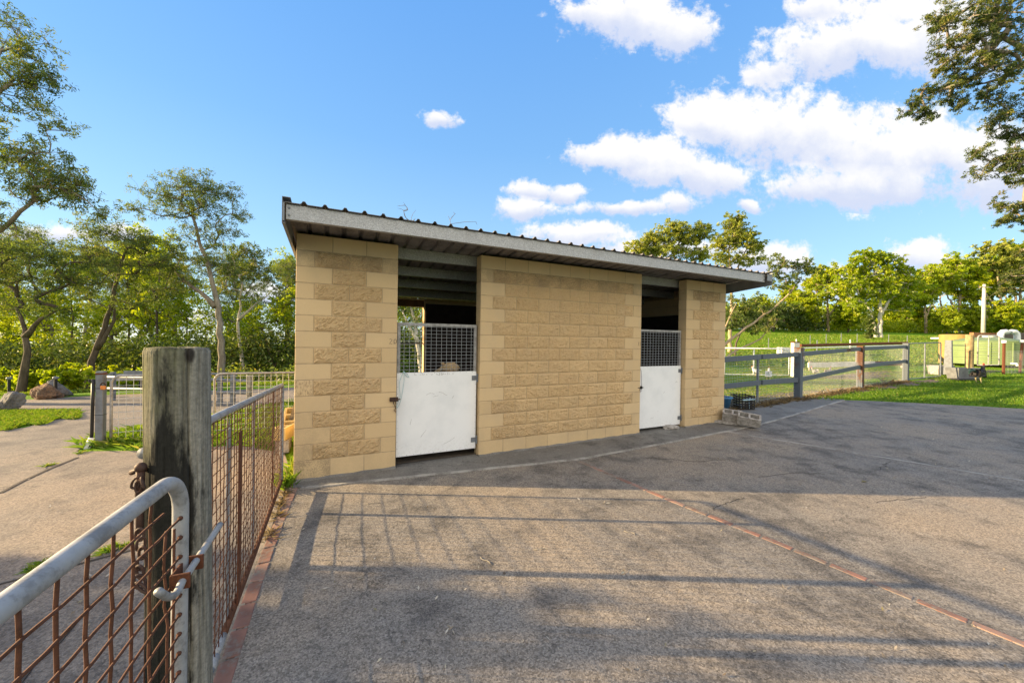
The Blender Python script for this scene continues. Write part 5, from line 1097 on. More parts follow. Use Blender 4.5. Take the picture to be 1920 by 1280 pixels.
# ------------------------------------------------------------------ trees
def leaf_quads(rs, cen, L, Wd, droop, out=None):
    n = len(cen); d = rs.normal(0, 0.75, (n, 3)) + np.array([0, 0, -droop])
    if out is not None: d += out * 0.5
    d /= np.linalg.norm(d, axis=1)[:, None] + 1e-9
    s_ = np.cross(d, rs.normal(0, 1, (n, 3))); s_ /= np.linalg.norm(s_, axis=1)[:, None] + 1e-9
    l = L * rs.uniform(0.65, 1.3, n)[:, None]; w_ = Wd * rs.uniform(0.7, 1.3, n)[:, None]
    b = cen - d * l * 0.5
    return np.stack([b, b + d * l * 0.45 + s_ * w_ / 2, b + d * l, b + d * l * 0.45 - s_ * w_ / 2], 1)
def grow(name, label, cat, base, trunks, blobs, r0, leaf, brk, L=0.14, Wd=0.035, M=60, rc=0.32, droop=0.5, seed=0, group=None, rt=0.008, flat=0.9, low=0.55, sides=6, dens=1.0):
    """trunks: polylines (world); blobs: (centre, radii, n clumps)"""
    rs = np.random.RandomState(seed); root = thing(name, label, cat, base, group); tb = MB()
    pos, par, cnt, istr = [], [], [], []
    trk = []
    for ti, tr_ in enumerate(trunks):
        P = np.array(tr_, float); seg = np.r_[0, np.cumsum(np.linalg.norm(np.diff(P, axis=0), axis=1))]; n = max(6, int(seg[-1] / 0.35)); s = np.linspace(0, seg[-1], n)
        Q = np.stack([np.interp(s, seg, P[:, i]) for i in range(3)], 1)
        for _ in range(2): Q[1:-1] = (Q[:-2] + 2 * Q[1:-1] + Q[2:]) / 4
        Q[1:-1] += rs.normal(0, 0.02 * r0 / 0.15, Q[1:-1].shape)
        rr0 = r0 * (1 if ti == 0 else 0.7); rr0 *= 0.78; R = rr0 * (1 - 0.72 * np.linspace(0, 1, n)) ; R[0] *= 1.2
        tb.tube(Q, R, 10); i0 = len(pos)
        for i in range(n):
            pos.append(Q[i]); par.append(i0 + i - 1 if i else -1); cnt.append(0); trk.append(R[i])
            istr.append(i >= n * 0.30)
    T = []
    for (c, r, n) in blobs:
        n = int(n * dens + 0.5); v = rs.normal(0, 1, (n, 3)); v /= np.linalg.norm(v, axis=1)[:, None]; v *= (rs.uniform(0.15, 1, n) ** 0.45)[:, None]; T.append(np.array(c) + v * np.array(r))
    T = np.concatenate(T); nt = len(pos); tp = np.array(pos)
    order = np.argsort([np.min(np.linalg.norm(tp - t_, axis=1)) for t_ in T]); paths = []
    cap = len(T) * 14 + nt; PA = np.zeros((cap, 3)); PA[:nt] = tp; ok = np.zeros(cap, bool); ok[:nt] = istr; k = nt
    for ti in order:
        c = T[ti]; dv = PA[:k] - c; dist = np.linalg.norm(dv, axis=1)
        cost = dist + low * np.maximum(0, dv[:, 2] + 0.35 * dist) + 50 * (~ok[:k]); j = int(np.argmin(cost)); a = PA[j]; L_ = dist[j]
        m = int(np.clip(L_ / 0.28, 2, 12)); mid = (a + c) / 2 + rs.normal(0, 0.10 * L_, 3) + np.array([0, 0, -0.06 * L_])
        if par[j] >= 0:
            pd = PA[j] - PA[par[j]]; pd = pd / (np.linalg.norm(pd) + 1e-9); mid = mid * 0.7 + (a + pd * L_ * 0.5) * 0.3
        u = np.linspace(0, 1, m + 1)[1:, None]; Q = (1 - u) ** 2 * a + 2 * u * (1 - u) * mid + u ** 2 * c; Q[:-1] += rs.normal(0, 0.018 * min(L_, 2), Q[:-1].shape)
        ids = []
        for i in range(m):
            if k >= cap: break
            PA[k] = Q[i]; ok[k] = True; par.append(j if i == 0 else k - 1); cnt.append(0); ids.append(k); k += 1
        cnt[ids[-1]] += 1; paths.append((j, ids))
    cnt = np.array(cnt, float)
    for i in range(k - 1, nt - 1, -1): cnt[par[i]] += cnt[i]
    for (j, ids) in paths:
        r = rt * np.maximum(cnt[ids], 1) ** 0.5; r[-1] *= 0.6; rj = trk[j] * 0.85 if j < nt else rt * max(cnt[j], 1) ** 0.5
        rr_ = np.minimum(np.r_[min(rj, r[0] * 1.25), r], rj); tb.tube(np.concatenate([PA[j][None], PA[ids]]), rr_, sides if rr_[0] > 0.03 else 4, False)
    if M:
        cen, tint, out, twigs = [], [], [], []
        for (j, ids) in paths:
            c = PA[ids[-1]]; ks = rs.randint(4, 8); sz = rc * rs.uniform(0.7, 1.3); tm = rs.uniform(0.05, 0.7)
            for q_ in range(ks):
                sv = rs.normal(0, 1, 3) * np.array([1, 1, flat]); sv *= sz * rs.uniform(0.5, 1.5) / (np.linalg.norm(sv) + 1e-9)
                if q_ == 0: sv *= 0.2
                sc_ = c + sv; twigs.append((c, sc_)); m = max(4, int(M / ks * 1.25 * rs.uniform(0.6, 1.5)))
                g = rs.normal(0, 1, (m, 3)); g *= (rs.uniform(0, 1, m) ** 0.4 / (np.linalg.norm(g, axis=1) + 1e-9))[:, None] * sz * 0.42 * np.array([1, 1, 0.75])
                cen.append(sc_ + g); tint.append(np.clip(tm + rs.uniform(-0.12, 0.12) + rs.normal(0, 0.14, m), 0, 1)); out.append((g + sv) / (rc + 1e-6))
        cen, tint, out = np.concatenate(cen), np.concatenate(tint), np.concatenate(out)
        for (a, c) in twigs: tb.tube([a, (a + c) / 2 + rs.normal(0, 0.03, 3), c], rt * 0.5, 3, False)
        quads_mesh('crown', leaf_quads(rs, cen, L, Wd, droop, np.clip(out, -1, 1)), leaf, root, tint)
    tb.build('trunk', brk, root, smooth=True)
    return root
def pxtree(name, label, Y, trunks, blobs, r0, leaf, brk, cat='tree', **kw):
    tr_ = [[at(p[0], p[1], Y + (p[2] if len(p) > 2 else 0)) for p in t_] for t_ in trunks]
    b0 = tr_[0][0]; g = float(gz(b0[0], b0[1])); 
    for t_ in tr_:
        if t_[0][2] - float(gz(t_[0][0], t_[0][1])) < 1.2 or t_ is tr_[0]:
            t_.insert(0, np.array([t_[0][0], t_[0][1], min(g, t_[0][2]) - 0.15])) if t_[0][2] > g - 0.1 else None
    bl = []
    for q_ in blobs:
        px, py, rx, ry, n = q_[:5]; dy = q_[5] if len(q_) > 5 else 0; k = (Y + dy) / FPX
        bl.append((at(px, py, Y + dy), (rx * k, max(rx, ry) * k * 0.8, ry * k), n))
    return grow(name, label, cat, (b0[0], b0[1], g), tr_, bl, r0, leaf, brk, **kw)
def copy_tree(root, loc, rz=0, sc=1.0, label=None, group=None):
    r = root.copy(); C.objects.link(r); r.location = loc; r.rotation_euler = (0, 0, rz); r.scale = (sc, sc, sc)
    if label: r['label'] = label
    if group: r['group'] = group
    for c in list(root.children):
        d = c.copy(); C.objects.link(d); d.parent = r
    return r
GL = 'gum trees left of the stable'
pxtree('gum_tree', 'tall gum tree at the left edge, its trunk out of frame and limbs reaching right', 10, [[(-190, 760), (-165, 520), (-120, 330), (-70, 150)], [(-190, 700), (-100, 540), (-10, 440), (60, 380)]],
       [(25, 65, 55, 28, 12), (65, 100, 30, 16, 8), (60, 145, 48, 22, 14), (15, 160, 45, 22, 9), (80, 150, 25, 14, 6), (40, 200, 40, 14, 6), (100, 240, 20, 10, 5), (25, 285, 55, 30, 16), (85, 300, 50, 25, 16), (100, 345, 55, 28, 20), (135, 360, 32, 22, 12), (35, 360, 60, 24, 14), (0, 410, 40, 25, 8), (150, 335, 20, 10, 4), (190, 408, 14, 6, 3),
        (-120, 80, 110, 80, 36), (-130, 260, 100, 80, 36), (-60, 180, 60, 60, 14)], 0.26, L_GUM, K_GREY, M=80, L=0.105, Wd=0.024, rc=0.30, seed=11, dens=1.0, droop=0.55, group=GL, rt=0.0075)
pxtree('gum_tree', 'low crooked tree with a dark trunk behind the boulders at the left', 13, [[(38, 748), (46, 700), (52, 650), (47, 612), (30, 575)], [(47, 632), (75, 600), (110, 580)]],
       [(50, 470, 55, 22, 20), (120, 490, 55, 24, 20), (170, 462, 32, 14, 8), (20, 510, 60, 26, 16), (95, 530, 50, 18, 12), (160, 525, 32, 16, 8), (195, 500, 20, 14, 5), (10, 570, 40, 24, 10), (90, 575, 40, 18, 7), (-60, 500, 60, 50, 26)], 0.17, L_GUM, K_DARK, M=75, L=0.115, Wd=0.026, rc=0.38, seed=12, dens=1.1, group=GL, low=0.2)
pxtree('gum_tree', 'leaning dark gum tree with a forked trunk between boulders and the capped steel post', 15, [[(160, 745), (168, 690), (186, 640), (205, 580), (224, 510), (238, 465)], [(180, 655), (196, 640), (212, 605), (216, 560)]],
       [(180, 432, 40, 12, 11), (225, 438, 40, 16, 14), (270, 460, 40, 18, 15), (300, 500, 36, 18, 12), (165, 470, 32, 16, 8), (240, 505, 40, 22, 12), (300, 545, 40, 16, 9), (150, 540, 25, 20, 6), (325, 475, 18, 14, 5), (210, 480, 40, 18, 10), (255, 560, 40, 20, 8)], 0.17, L_GUM, K_DARK, M=74, L=0.12, Wd=0.027, rc=0.36, seed=13, dens=1.2, group=GL)
tall_gum = pxtree('gum_tree', 'tallest straight gum tree with a round open crown, seen above the round timber post', 16, [[(418, 735), (415, 650), (408, 560), (392, 500), (370, 440), (362, 390)], [(403, 575), (375, 545), (345, 530), (325, 505)]],
       [(350, 335, 28, 10, 7), (375, 352, 40, 16, 15), (415, 362, 32, 16, 13), (330, 362, 40, 14, 11), (285, 372, 36, 12, 9), (245, 388, 18, 9, 5), (400, 392, 40, 16, 13), (440, 400, 18, 14, 6), (350, 395, 36, 14, 10), (430, 430, 25, 14, 7), (385, 440, 36, 16, 10), (345, 455, 30, 16, 8), (345, 490, 40, 18, 12), (400, 480, 28, 20, 9), (320, 520, 28, 14, 6), (430, 490, 18, 22, 6), (360, 530, 32, 16, 6), (310, 400, 20, 8, 3)],
       0.20, L_GUM, K_GREY, M=78, L=0.12, Wd=0.027, rc=0.36, seed=14, dens=1.15, group=GL)
pxtree('gum_tree', 'slim white-trunked gum tree with a sparse crown left of the stable wall', 18, [[(461, 722), (454, 665), (444, 625), (450, 578), (455, 530)], [(447, 600), (470, 575), (500, 555)]],
       [(440, 468, 22, 14, 8), (470, 475, 28, 14, 10), (492, 500, 22, 16, 8), (505, 525, 16, 12, 6), (432, 510, 22, 16, 7), (462, 515, 30, 14, 9), (520, 548, 14, 9, 4), (420, 540, 20, 14, 5), (480, 560, 30, 10, 5)], 0.13, L_GUM, K_WHITE, M=52, L=0.16, Wd=0.04, rc=0.28, seed=15, dens=1.2, group=GL)
pxtree('gum_tree', 'small dark forked tree with bright leaves right against the stable outline', 19, [[(522, 725), (513, 685), (498, 640), (488, 605)], [(513, 680), (530, 655), (545, 640)]],
       [(495, 600, 28, 22, 12), (530, 590, 24, 24, 12), (545, 560, 18, 16, 7), (520, 625, 30, 16, 8), (475, 625, 22, 18, 6)], 0.12, L_BRIGHT, K_DARK, M=60, L=0.17, Wd=0.05, rc=0.36, seed=16, group=GL)
pxtree('gum_tree', 'pale-trunked gum tree seen through the rear window of the left stall', 17, [[(790, 725), (786, 660), (780, 610), (770, 570), (755, 530)], [(784, 640), (765, 610), (755, 585)]],
       [(770, 560, 40, 24, 12), (800, 580, 30, 30, 10), (745, 600, 30, 30, 10), (780, 530, 50, 30, 16), (700, 540, 50, 40, 16)], 0.15, L_GUM, K_WHITE, M=55, L=0.16, Wd=0.04, rc=0.35, seed=17, group=GL)
pxtree('dead_tree', 'bare dead twigs sticking up behind the left part of the stable roof', 13.5, [[(800, 650), (790, 520), (770, 430)], [(800, 600), (840, 480), (845, 420)]], [(755, 390, 14, 14, 9), (768, 400, 14, 20, 7), (846, 402, 9, 9, 4), (895, 418, 6, 6, 2)], 0.06, None, K_GREY, M=0, seed=18, rt=0.006)
# thin understorey trees deeper in the scrub, one kind copied
def wpt(x, y): return np.array([x, y, float(gz(x, y))])
sap = pxtree('sapling', 'thin dark sapling standing in the scrub beyond the driveway and stable', 21, [[(135, 735), (134, 660), (137, 600), (130, 540)]], [(130, 520, 40, 30, 18), (140, 570, 40, 30, 14), (110, 600, 30, 24, 9), (160, 610, 30, 24, 9)], 0.09, L_BRIGHT, K_DARK, M=60, L=0.2, Wd=0.06, rc=0.45, seed=21, group='saplings in the scrub')
rs = np.random.RandomState(31)
for i, (px, Y) in enumerate(((242, 22), (292, 20), (470, 24), (20, 23), (350, 23), (85, 26), (-60, 20), (200, 27), (430, 28), (535, 24), (310, 29), (650, 24), (740, 22), (-150, 24), (-300, 20), (600, 27), (830, 25))):
    p = at(px, 700, Y); copy_tree(sap, wpt(p[0], p[1]), rs.uniform(0, 6.28), rs.uniform(0.7, 1.15), None)
for i, (px, Y, sc) in enumerate(((-30, 21, 1.0), (105, 24, 1.1), (200, 22, 0.92), (292, 26, 1.1), (340, 23, 0.86), (478, 26, 0.98), (540, 24, 0.84), (15, 28, 1.25), (155, 30, 1.2), (420, 31, 1.15), (255, 33, 1.25))):
    p = at(px, 700, Y); copy_tree(tall_gum, wpt(p[0], p[1]), rs.uniform(0, 6.28), sc, 'slim gum tree in the backdrop beyond the driveway', 'backdrop gum trees')
# bright shrubs at the foot of the trees
def shrub(label, c, r, n, seed, leaf, L=0.16, Wd=0.09, M=70, grp='shrubs by the driveway', rc=0.22):
    bl = [(c + Z3 * (r[2] * 0.9), (r[0], r[1], r[2] * 0.8), n)]
    return grow('shrub', label, 'shrub', c, [[c - Z3 * 0.1, c + Z3 * r[2] * 0.4, c + Z3 * r[2] * 0.8]], bl, 0.035, leaf, K_DARK, L=L, Wd=Wd, M=M, rc=rc, droop=0.0, seed=seed, group=grp)
for i, (px, Y, rx, rz, lab) in enumerate(((70, 13.6, 0.7, 0.45, 'bright yellow green shrub left of the brown split boulder'), (120, 13.2, 0.5, 0.6, 'bright green shrub behind the brown split boulder'), (215, 13.6, 0.9, 0.4, 'low bright shrub at the foot of the leaning gum tree'), (262, 14.0, 0.6, 0.35, 'low yellow green shrub left of the capped steel post'), (15, 14.5, 0.8, 0.6, 'bright shrub at the far left behind the boulders'), (150, 15.5, 0.9, 0.7, 'pale green shrub deep between the leaning gum and the boulders'))):
    p = at(px, 700, Y); shrub(lab, wpt(p[0], p[1]), (rx, rx * 0.7, rz), 22, 40 + i, L_BRIGHT)
# scrub that closes the view on the left and behind the stable
def wood(name, seed, n, place, hgt, leafs, L, Wd, M, rc, z0=0.0):
    rs = np.random.RandomState(seed); P = np.array([place(rs) for _ in range(n)]); out = []
    H = np.array([hgt(p[0], p[1], rs) for p in P]); g = gz(P[:, 0], P[:, 1]); zz = g + z0 + H * rs.uniform(0.02, 1, n) ** 0.8
    cen, tint = [], []
    for i in range(n):
        m = int(M * rs.uniform(0.5, 1.5)); cen.append(np.array([P[i, 0], P[i, 1], zz[i]]) + rs.normal(0, 1, (m, 3)) * rc * np.array([1, 1, 0.55]) * rs.uniform(0.6, 1.3)); tint.append(np.clip(rs.uniform(0, 0.85) + rs.normal(0, 0.15, m), 0, 1))
    o = quads_mesh(name, leaf_quads(rs, np.concatenate(cen), L, Wd, 0.2), leafs, None, np.concatenate(tint)); o['kind'] = 'stuff'; return o
def hl(x, y, rs):
    px = 960 + FPX * x / y
    return (4.3 + 1.7 * math.sin(px * 0.021) + 1.2 * math.sin(px * 0.057 + 1) + 0.06 * (y - 20)) * (1.0 if px < 560 else 0.95)
def pl_left(rs):
    while True:
        Y = rs.uniform(20, 36); px = rs.uniform(-260, 900); return ((px - 960) / FPX * Y, Y)
wood('scrub', 51, 900, pl_left, hl, L_BRIGHT, 0.20, 0.085, 85, 0.50)
wood('scrub', 52, 640, lambda rs: (lambda Y: ((rs.uniform(-260, 900) - 960) / FPX * Y, Y))(rs.uniform(17.5, 22)), lambda x, y, r: 2.3, L_DARK, 0.20, 0.08, 65, 0.5)
wood('undergrowth', 53, 260, lambda rs: (lambda Y: ((rs.uniform(-300, 560) - 960) / FPX * Y, Y))(rs.uniform(14.2, 19)), lambda x, y, r: 0.6, L_GUM, 0.16, 0.07, 40, 0.3)

# trees behind the stable roof and on the right
GR = 'trees on the right'
pxtree('gum_tree', 'broad olive gum tree rising behind the right part of the roof', 32, [[(1285, 640), (1278, 560), (1268, 500), (1262, 460)], [(1282, 600), (1300, 520), (1308, 470)]],
       [(1200, 462, 26, 11, 12), (1232, 445, 26, 14, 16), (1262, 428, 20, 14, 14), (1290, 440, 22, 18, 16), (1315, 436, 18, 18, 12), (1250, 470, 45, 18, 20), (1305, 475, 28, 16, 12), (1220, 480, 30, 14, 10)], 0.24, L_OLIVE, K_GOLD, M=75, L=0.26, Wd=0.085, rc=0.46, seed=61, dens=1.3, group=GR, rt=0.013)
pxtree('gum_tree', 'narrow gum tree with a pointed crown behind the right end of the roof', 34, [[(1368, 640), (1372, 560), (1368, 500), (1366, 455)], [(1370, 540), (1388, 490), (1402, 460)]],
       [(1380, 410, 10, 10, 7), (1375, 428, 20, 14, 14), (1398, 440, 24, 14, 14), (1358, 450, 22, 16, 13), (1385, 462, 34, 14, 14), (1425, 458, 13, 7, 5), (1350, 480, 25, 12, 8), (1385, 490, 32, 12, 9), (1425, 487, 18, 7, 4)], 0.24, L_OLIVE, K_GOLD, M=75, L=0.26, Wd=0.085, rc=0.46, seed=62, dens=1.3, group=GR, rt=0.013)
pxtree('gum_tree', 'leaning sparse tree whose long pale limbs reach out past the right stable corner', 19, [[(1290, 735), (1325, 690), (1362, 640), (1420, 600), (1470, 562), (1500, 525)], [(1315, 705), (1370, 662), (1420, 640), (1455, 605)], [(1330, 685), (1360, 610), (1380, 570)]],
       [(1462, 492, 22, 10, 9), (1490, 500, 24, 11, 11), (1515, 506, 16, 7, 6), (1450, 515, 16, 12, 7), (1480, 524, 26, 10, 8), (1455, 540, 20, 8, 4), (1385, 560, 22, 8, 5), (1415, 562, 20, 7, 4), (1450, 600, 24, 14, 11), (1425, 610, 24, 12, 7), (1462, 580, 16, 8, 4), (1375, 590, 20, 10, 5)], 0.13, L_GUM, K_GOLD, M=48, L=0.17, Wd=0.045, rc=0.25, seed=63, group=GR, low=0.3)
pxtree('bushy_tree', 'dark round bushy tree at the field edge right of the stable corner', 66, [[(1395, 632), (1396, 610), (1394, 590)]], [(1380, 590, 24, 18, 20), (1410, 596, 26, 16, 20), (1395, 575, 22, 14, 12)], 0.22, L_DARK, K_DARK, M=80, L=0.42, Wd=0.16, rc=0.95, seed=64, group=GR)
pxtree('bushy_tree', 'wide dark bushy tree in the middle of the far field edge', 68, [[(1450, 630), (1452, 610), (1452, 590)]], [(1435, 592, 24, 16, 18), (1468, 590, 26, 18, 20), (1490, 600, 20, 13, 12), (1455, 578, 22, 10, 10)], 0.25, L_DARK, K_DARK, M=80, L=0.42, Wd=0.16, rc=1.0, seed=65, group=GR)
pxtree('small_tree', 'small dark leaning tree in the field seen above the white pipe gate', 30, [[(1378, 652), (1386, 632), (1392, 612), (1402, 598)]], [(1385, 605, 24, 9, 8), (1405, 612, 14, 9, 5), (1370, 612, 12, 8, 4)], 0.12, L_DARK, K_DARK, M=50, L=0.22, Wd=0.08, rc=0.35, seed=66, group=GR)
pxtree('gum_tree', 'biggest gum tree on the field with a twin white trunk and a high domed crown', 57, [[(1650, 638), (1650, 600), (1652, 570), (1645, 530), (1638, 495)], [(1642, 638), (1638, 605), (1634, 585), (1618, 560)], [(1652, 590), (1665, 565), (1690, 545)]],
       [(1625, 482, 18, 8, 10), (1610, 494, 20, 11, 12), (1650, 485, 26, 11, 16), (1675, 495, 22, 11, 12), (1697, 505, 14, 11, 7), (1596, 512, 10, 16, 7), (1640, 512, 32, 13, 18), (1620, 530, 34, 14, 18), (1670, 530, 36, 14, 20), (1710, 532, 22, 11, 10), (1585, 545, 30, 14, 16), (1645, 555, 40, 13, 18), (1700, 556, 30, 12, 12), (1570, 530, 14, 10, 6), (1600, 570, 32, 11, 10), (1680, 576, 28, 10, 8)], 0.42, L_BRIGHT, K_WHITE, M=85, L=0.42, Wd=0.16, rc=0.72, seed=67, group=GR, rt=0.028)
pxtree('cypress_tree', 'small dark narrow tree just left of the twin white trunk', 54, [[(1632, 642), (1632, 620), (1632, 598)]], [(1632, 598, 5, 9, 8), (1632, 612, 8, 9, 10), (1631, 626, 8, 8, 10)], 0.13, L_DARK, K_DARK, M=80, L=0.28, Wd=0.1, rc=0.42, seed=68, group=GR)
# the tree row beyond the field: three built, the rest copied
GB = 'trees of the row beyond the field'
def rowtree(kind, label, seed, H, crown, leaf, brk, r0):
    rs = np.random.RandomState(seed); tr_ = [[np.array([0, 0, -0.3]), np.array([rs.uniform(-.3, .3), 0, H * 0.3]), np.array([rs.uniform(-.6, .6), rs.uniform(-.4, .4), H * 0.62]), np.array([rs.uniform(-.8, .8), 0, H * 0.85])],
                                            [np.array([0, 0, H * 0.25]), np.array([1.3, -0.4, H * 0.45]), np.array([2.4, -0.6, H * 0.6])]]
    return grow(kind, label, 'tree', (0, 0, 0), tr_, crown, r0, leaf, brk, L=0.5, Wd=0.2, M=85, rc=0.8, seed=seed, group=GB, rt=0.03)
rt1 = rowtree('gum_tree', '', 71, 12, [((0, 0, 10.8), (2.4, 2.2, 1.1), 26), ((-2.4, 0.3, 9.2), (1.8, 1.6, 0.9), 16), ((2.6, -0.3, 8.6), (2.0, 1.8, 1.0), 18), ((0.5, 0, 7.3), (3.0, 2.4, 0.9), 16), ((-2.8, 0, 6.2), (1.5, 1.4, 0.8), 9)], L_BRIGHT, K_GOLD, 0.30)
rt2 = rowtree('gum_tree', '', 72, 14, [((0.4, 0, 13), (1.6, 1.6, 0.9), 14), ((-1.6, 0, 11.4), (1.5, 1.5, 0.8), 12), ((2.0, 0, 11.0), (1.6, 1.5, 0.8), 12), ((0.2, 0, 9.6), (2.2, 2, 0.8), 12), ((-2.2, 0.2, 8.4), (1.3, 1.3, 0.6), 7)], L_OLIVE, K_GOLD, 0.28)
rt3 = rowtree('bushy_tree', '', 73, 8, [((0, 0, 6.0), (2.6, 2.4, 1.6), 34), ((-1.8, 0, 4.0), (2.0, 1.8, 1.4), 22), ((2.0, 0, 4.2), (2.0, 1.8, 1.4), 22), ((0, 0, 2.4), (2.6, 2.4, 1.2), 22)], L_BRIGHT, K_DARK, 0.25)
ROW = [(rt1, 1553, 70, 1.00, 'pale green gum tree left of the biggest gum on the field edge'), (rt3, 1510, 70, 0.95, 'round bright bushy tree at the left end of the far row'), (rt2, 1528, 76, 0.90, 'thin tall gum behind the left end of the far row'),
       (rt3, 1590, 68, 0.85, 'bright bushy tree directly left of the dark narrow tree'), (rt1, 1735, 70, 1.00, 'spreading gum just right of the biggest gum'), (rt3, 1700, 74, 0.95, 'bushy bright tree behind the biggest gum'),
       (rt2, 1762, 76, 0.95, 'tall gum behind the concrete tank'), (rt1, 1795, 72, 1.22, 'wide golden gum left of the power pole'), (rt3, 1775, 66, 0.62, 'low bushy tree above the concrete tank'), (rt3, 1820, 68, 0.70, 'low bushy tree just left of the power pole foot'),
       (rt2, 1872, 74, 1.28, 'tall brown-trunked gum right of the power pole'), (rt1, 1850, 80, 1.30, 'broad gum behind the power pole'), (rt1, 1915, 74, 1.45, 'tallest gum of the far row at the right edge'), (rt3, 1885, 66, 0.80, 'bushy tree behind the white elbow pipes'),
       (rt3, 1935, 68, 0.9, 'bushy tree at the right picture edge'), (rt2, 1900, 84, 1.45, 'tall thin gum at the back near the right edge'), (rt1, 1655, 82, 1.05, 'gum tree standing behind the twin white trunk'), (rt2, 1610, 80, 0.95, 'thin gum behind the dark narrow tree'),
       (rt1, 2010, 76, 1.4, ''), (rt1, 1480, 84, 0.85, 'gum tree beyond the dark bushy trees'), (rt3, 1420, 80, 0.9, 'bushy tree far behind the dark round bushes'), (rt2, 1690, 86, 1.0, 'slender gum at the back between the biggest gum and its right neighbour')]
used = set(); rs = np.random.RandomState(77)
for (pr_, px, Y, sc, lab) in ROW:
    p = at(px, 640, Y); loc = wpt(p[0], p[1]); rz = rs.uniform(0, 6.28); lab = lab or 'gum tree of the far row beyond the right picture edge'
    if pr_.name not in used: used.add(pr_.name); pr_.location = loc; pr_.rotation_euler = (0, 0, rz); pr_.scale = (sc,) * 3; pr_['label'] = lab
    else: copy_tree(pr_, loc, rz, sc, lab)
def pl_r(rs):
    Y = rs.uniform(80, 98); px = rs.uniform(1330, 2150); return ((px - 960) / FPX * Y, Y)
wood('woodland', 54, 900, pl_r, lambda x, y, r: 5.0 + 1.5 * math.sin(x * 0.25), L_BRIGHT, 0.65, 0.28, 60, 1.1)
wood('woodland', 55, 320, lambda rs: (lambda Y: ((rs.uniform(1560, 2100) - 960) / FPX * Y, Y))(rs.uniform(70, 78)), lambda x, y, r: 2.2, L_BRIGHT, 0.5, 0.22, 45, 0.8)
wood('woodland', 56, 260, lambda rs: (lambda Y: ((rs.uniform(1200, 1560) - 960) / FPX * Y, Y))(rs.uniform(68, 80)), lambda x, y, r: 3.6, L_DARK, 0.45, 0.2, 50, 0.9)
# overhanging tree at the right edge
pxtree('feathery_tree', 'near feathery-leaved tree whose drooping branches hang in at the upper right', 9.5, [[(2230, 770), (2200, 500), (2150, 260), (2080, 60), (2000, -60)], [(2170, 340), (2050, 180), (1960, 110), (1880, 70)], [(2190, 420), (2080, 330), (1980, 290)]],
       [(1790, 25, 40, 25, 12), (1760, 50, 22, 18, 7), (1845, 25, 45, 30, 20), (1900, 40, 40, 50, 22), (1785, 85, 34, 18, 11), (1840, 95, 45, 26, 20), (1765, 130, 26, 12, 8), (1815, 140, 36, 18, 13), (1735, 172, 22, 10, 6), (1712, 205, 20, 10, 7), (1735, 222, 14, 9, 4), (1780, 175, 24, 12, 7), (1805, 195, 16, 10, 4), (1880, 130, 40, 30, 16), (1850, 175, 30, 16, 8), (1905, 190, 30, 30, 12),
        (1865, 235, 20, 14, 6), (1900, 250, 25, 20, 9), (1850, 290, 20, 14, 6), (1885, 300, 28, 20, 10), (1840, 322, 12, 9, 3), (1905, 335, 25, 16, 7), (1895, 385, 24, 14, 7), (1910, 405, 20, 12, 6), (1880, 410, 14, 9, 3), (1912, 520, 22, 18, 10, 3), (1900, 545, 26, 14, 8, 3), (1940, 500, 40, 40, 18, 3),
        (2000, 80, 80, 110, 50), (2010, 280, 90, 90, 44), (2030, 440, 80, 60, 20), (1930, -50, 120, 50, 30)], 0.3, L_FERN, K_GREY, M=120, L=0.085, Wd=0.019, rc=0.17, seed=81, droop=0.45, rt=0.0085, low=0.1, flat=0.9)
# trees out of frame on the sunny side: their crowns throw the dappled shade
sh1 = grow('gum_tree', 'gum tree out of frame on the sunny side of the forecourt', 'tree', (0, 0, 0), [[np.array([0, 0, -0.2]), np.array([0.2, 0, 2.5]), np.array([0, 0.3, 5.0]), np.array([0.1, 0, 7.5])]],
           [((0, 0, 7.6), (2.0, 1.9, 1.0), 26), ((-1.2, 0.8, 5.8), (1.6, 1.5, 1.0), 20), ((1.2, -0.8, 5.2), (1.6, 1.6, 1.0), 20), ((0, 0.2, 3.8), (2.0, 2.0, 0.8), 20)], 0.16, L_GUM, K_GREY, L=0.17, Wd=0.05, M=60, rc=0.36, seed=91, group='trees out of frame')
SH = [(-29, -2.2, 1.0), (-21, -3.8, 0.9)]
for i, (x, y, sc) in enumerate(SH):
    if i == 0: sh1.location = wpt(x, y); sh1.scale = (sc,) * 3
    else: copy_tree(sh1, wpt(x, y), i * 1.3, sc)
sh2 = grow('shrub', 'dense tall shrub out of frame on the sunny side of the forecourt', 'shrub', (0, 0, 0), [[np.array([0, 0, -0.2]), np.array([0.1, 0, 1.2]), np.array([0, 0.1, 2.4])]],
           [((0, 0, 2.6), (1.0, 0.9, 0.8), 26), ((0.2, 0, 1.5), (1.1, 1.0, 0.9), 30), ((-0.2, 0, 0.7), (1.0, 0.9, 0.5), 16)], 0.06, L_GUM, K_DARK, L=0.16, Wd=0.07, M=110, rc=0.30, seed=92, group='shrubs out of frame')
for i, (x, y, sc) in enumerate([(-12.6, 2.5, 1.04), (-13.3, 1.5, 1.24), (-12.4, 0.4, 1.22), (-13.6, -0.7, 1.28), (-13.0, -2.0, 1.2), (-14.5, -4.0, 1.3)]):
    if i == 0: sh2.location = wpt(x, y); sh2.scale = (sc,) * 3
    else: copy_tree(sh2, wpt(x, y), i * 1.9, sc)
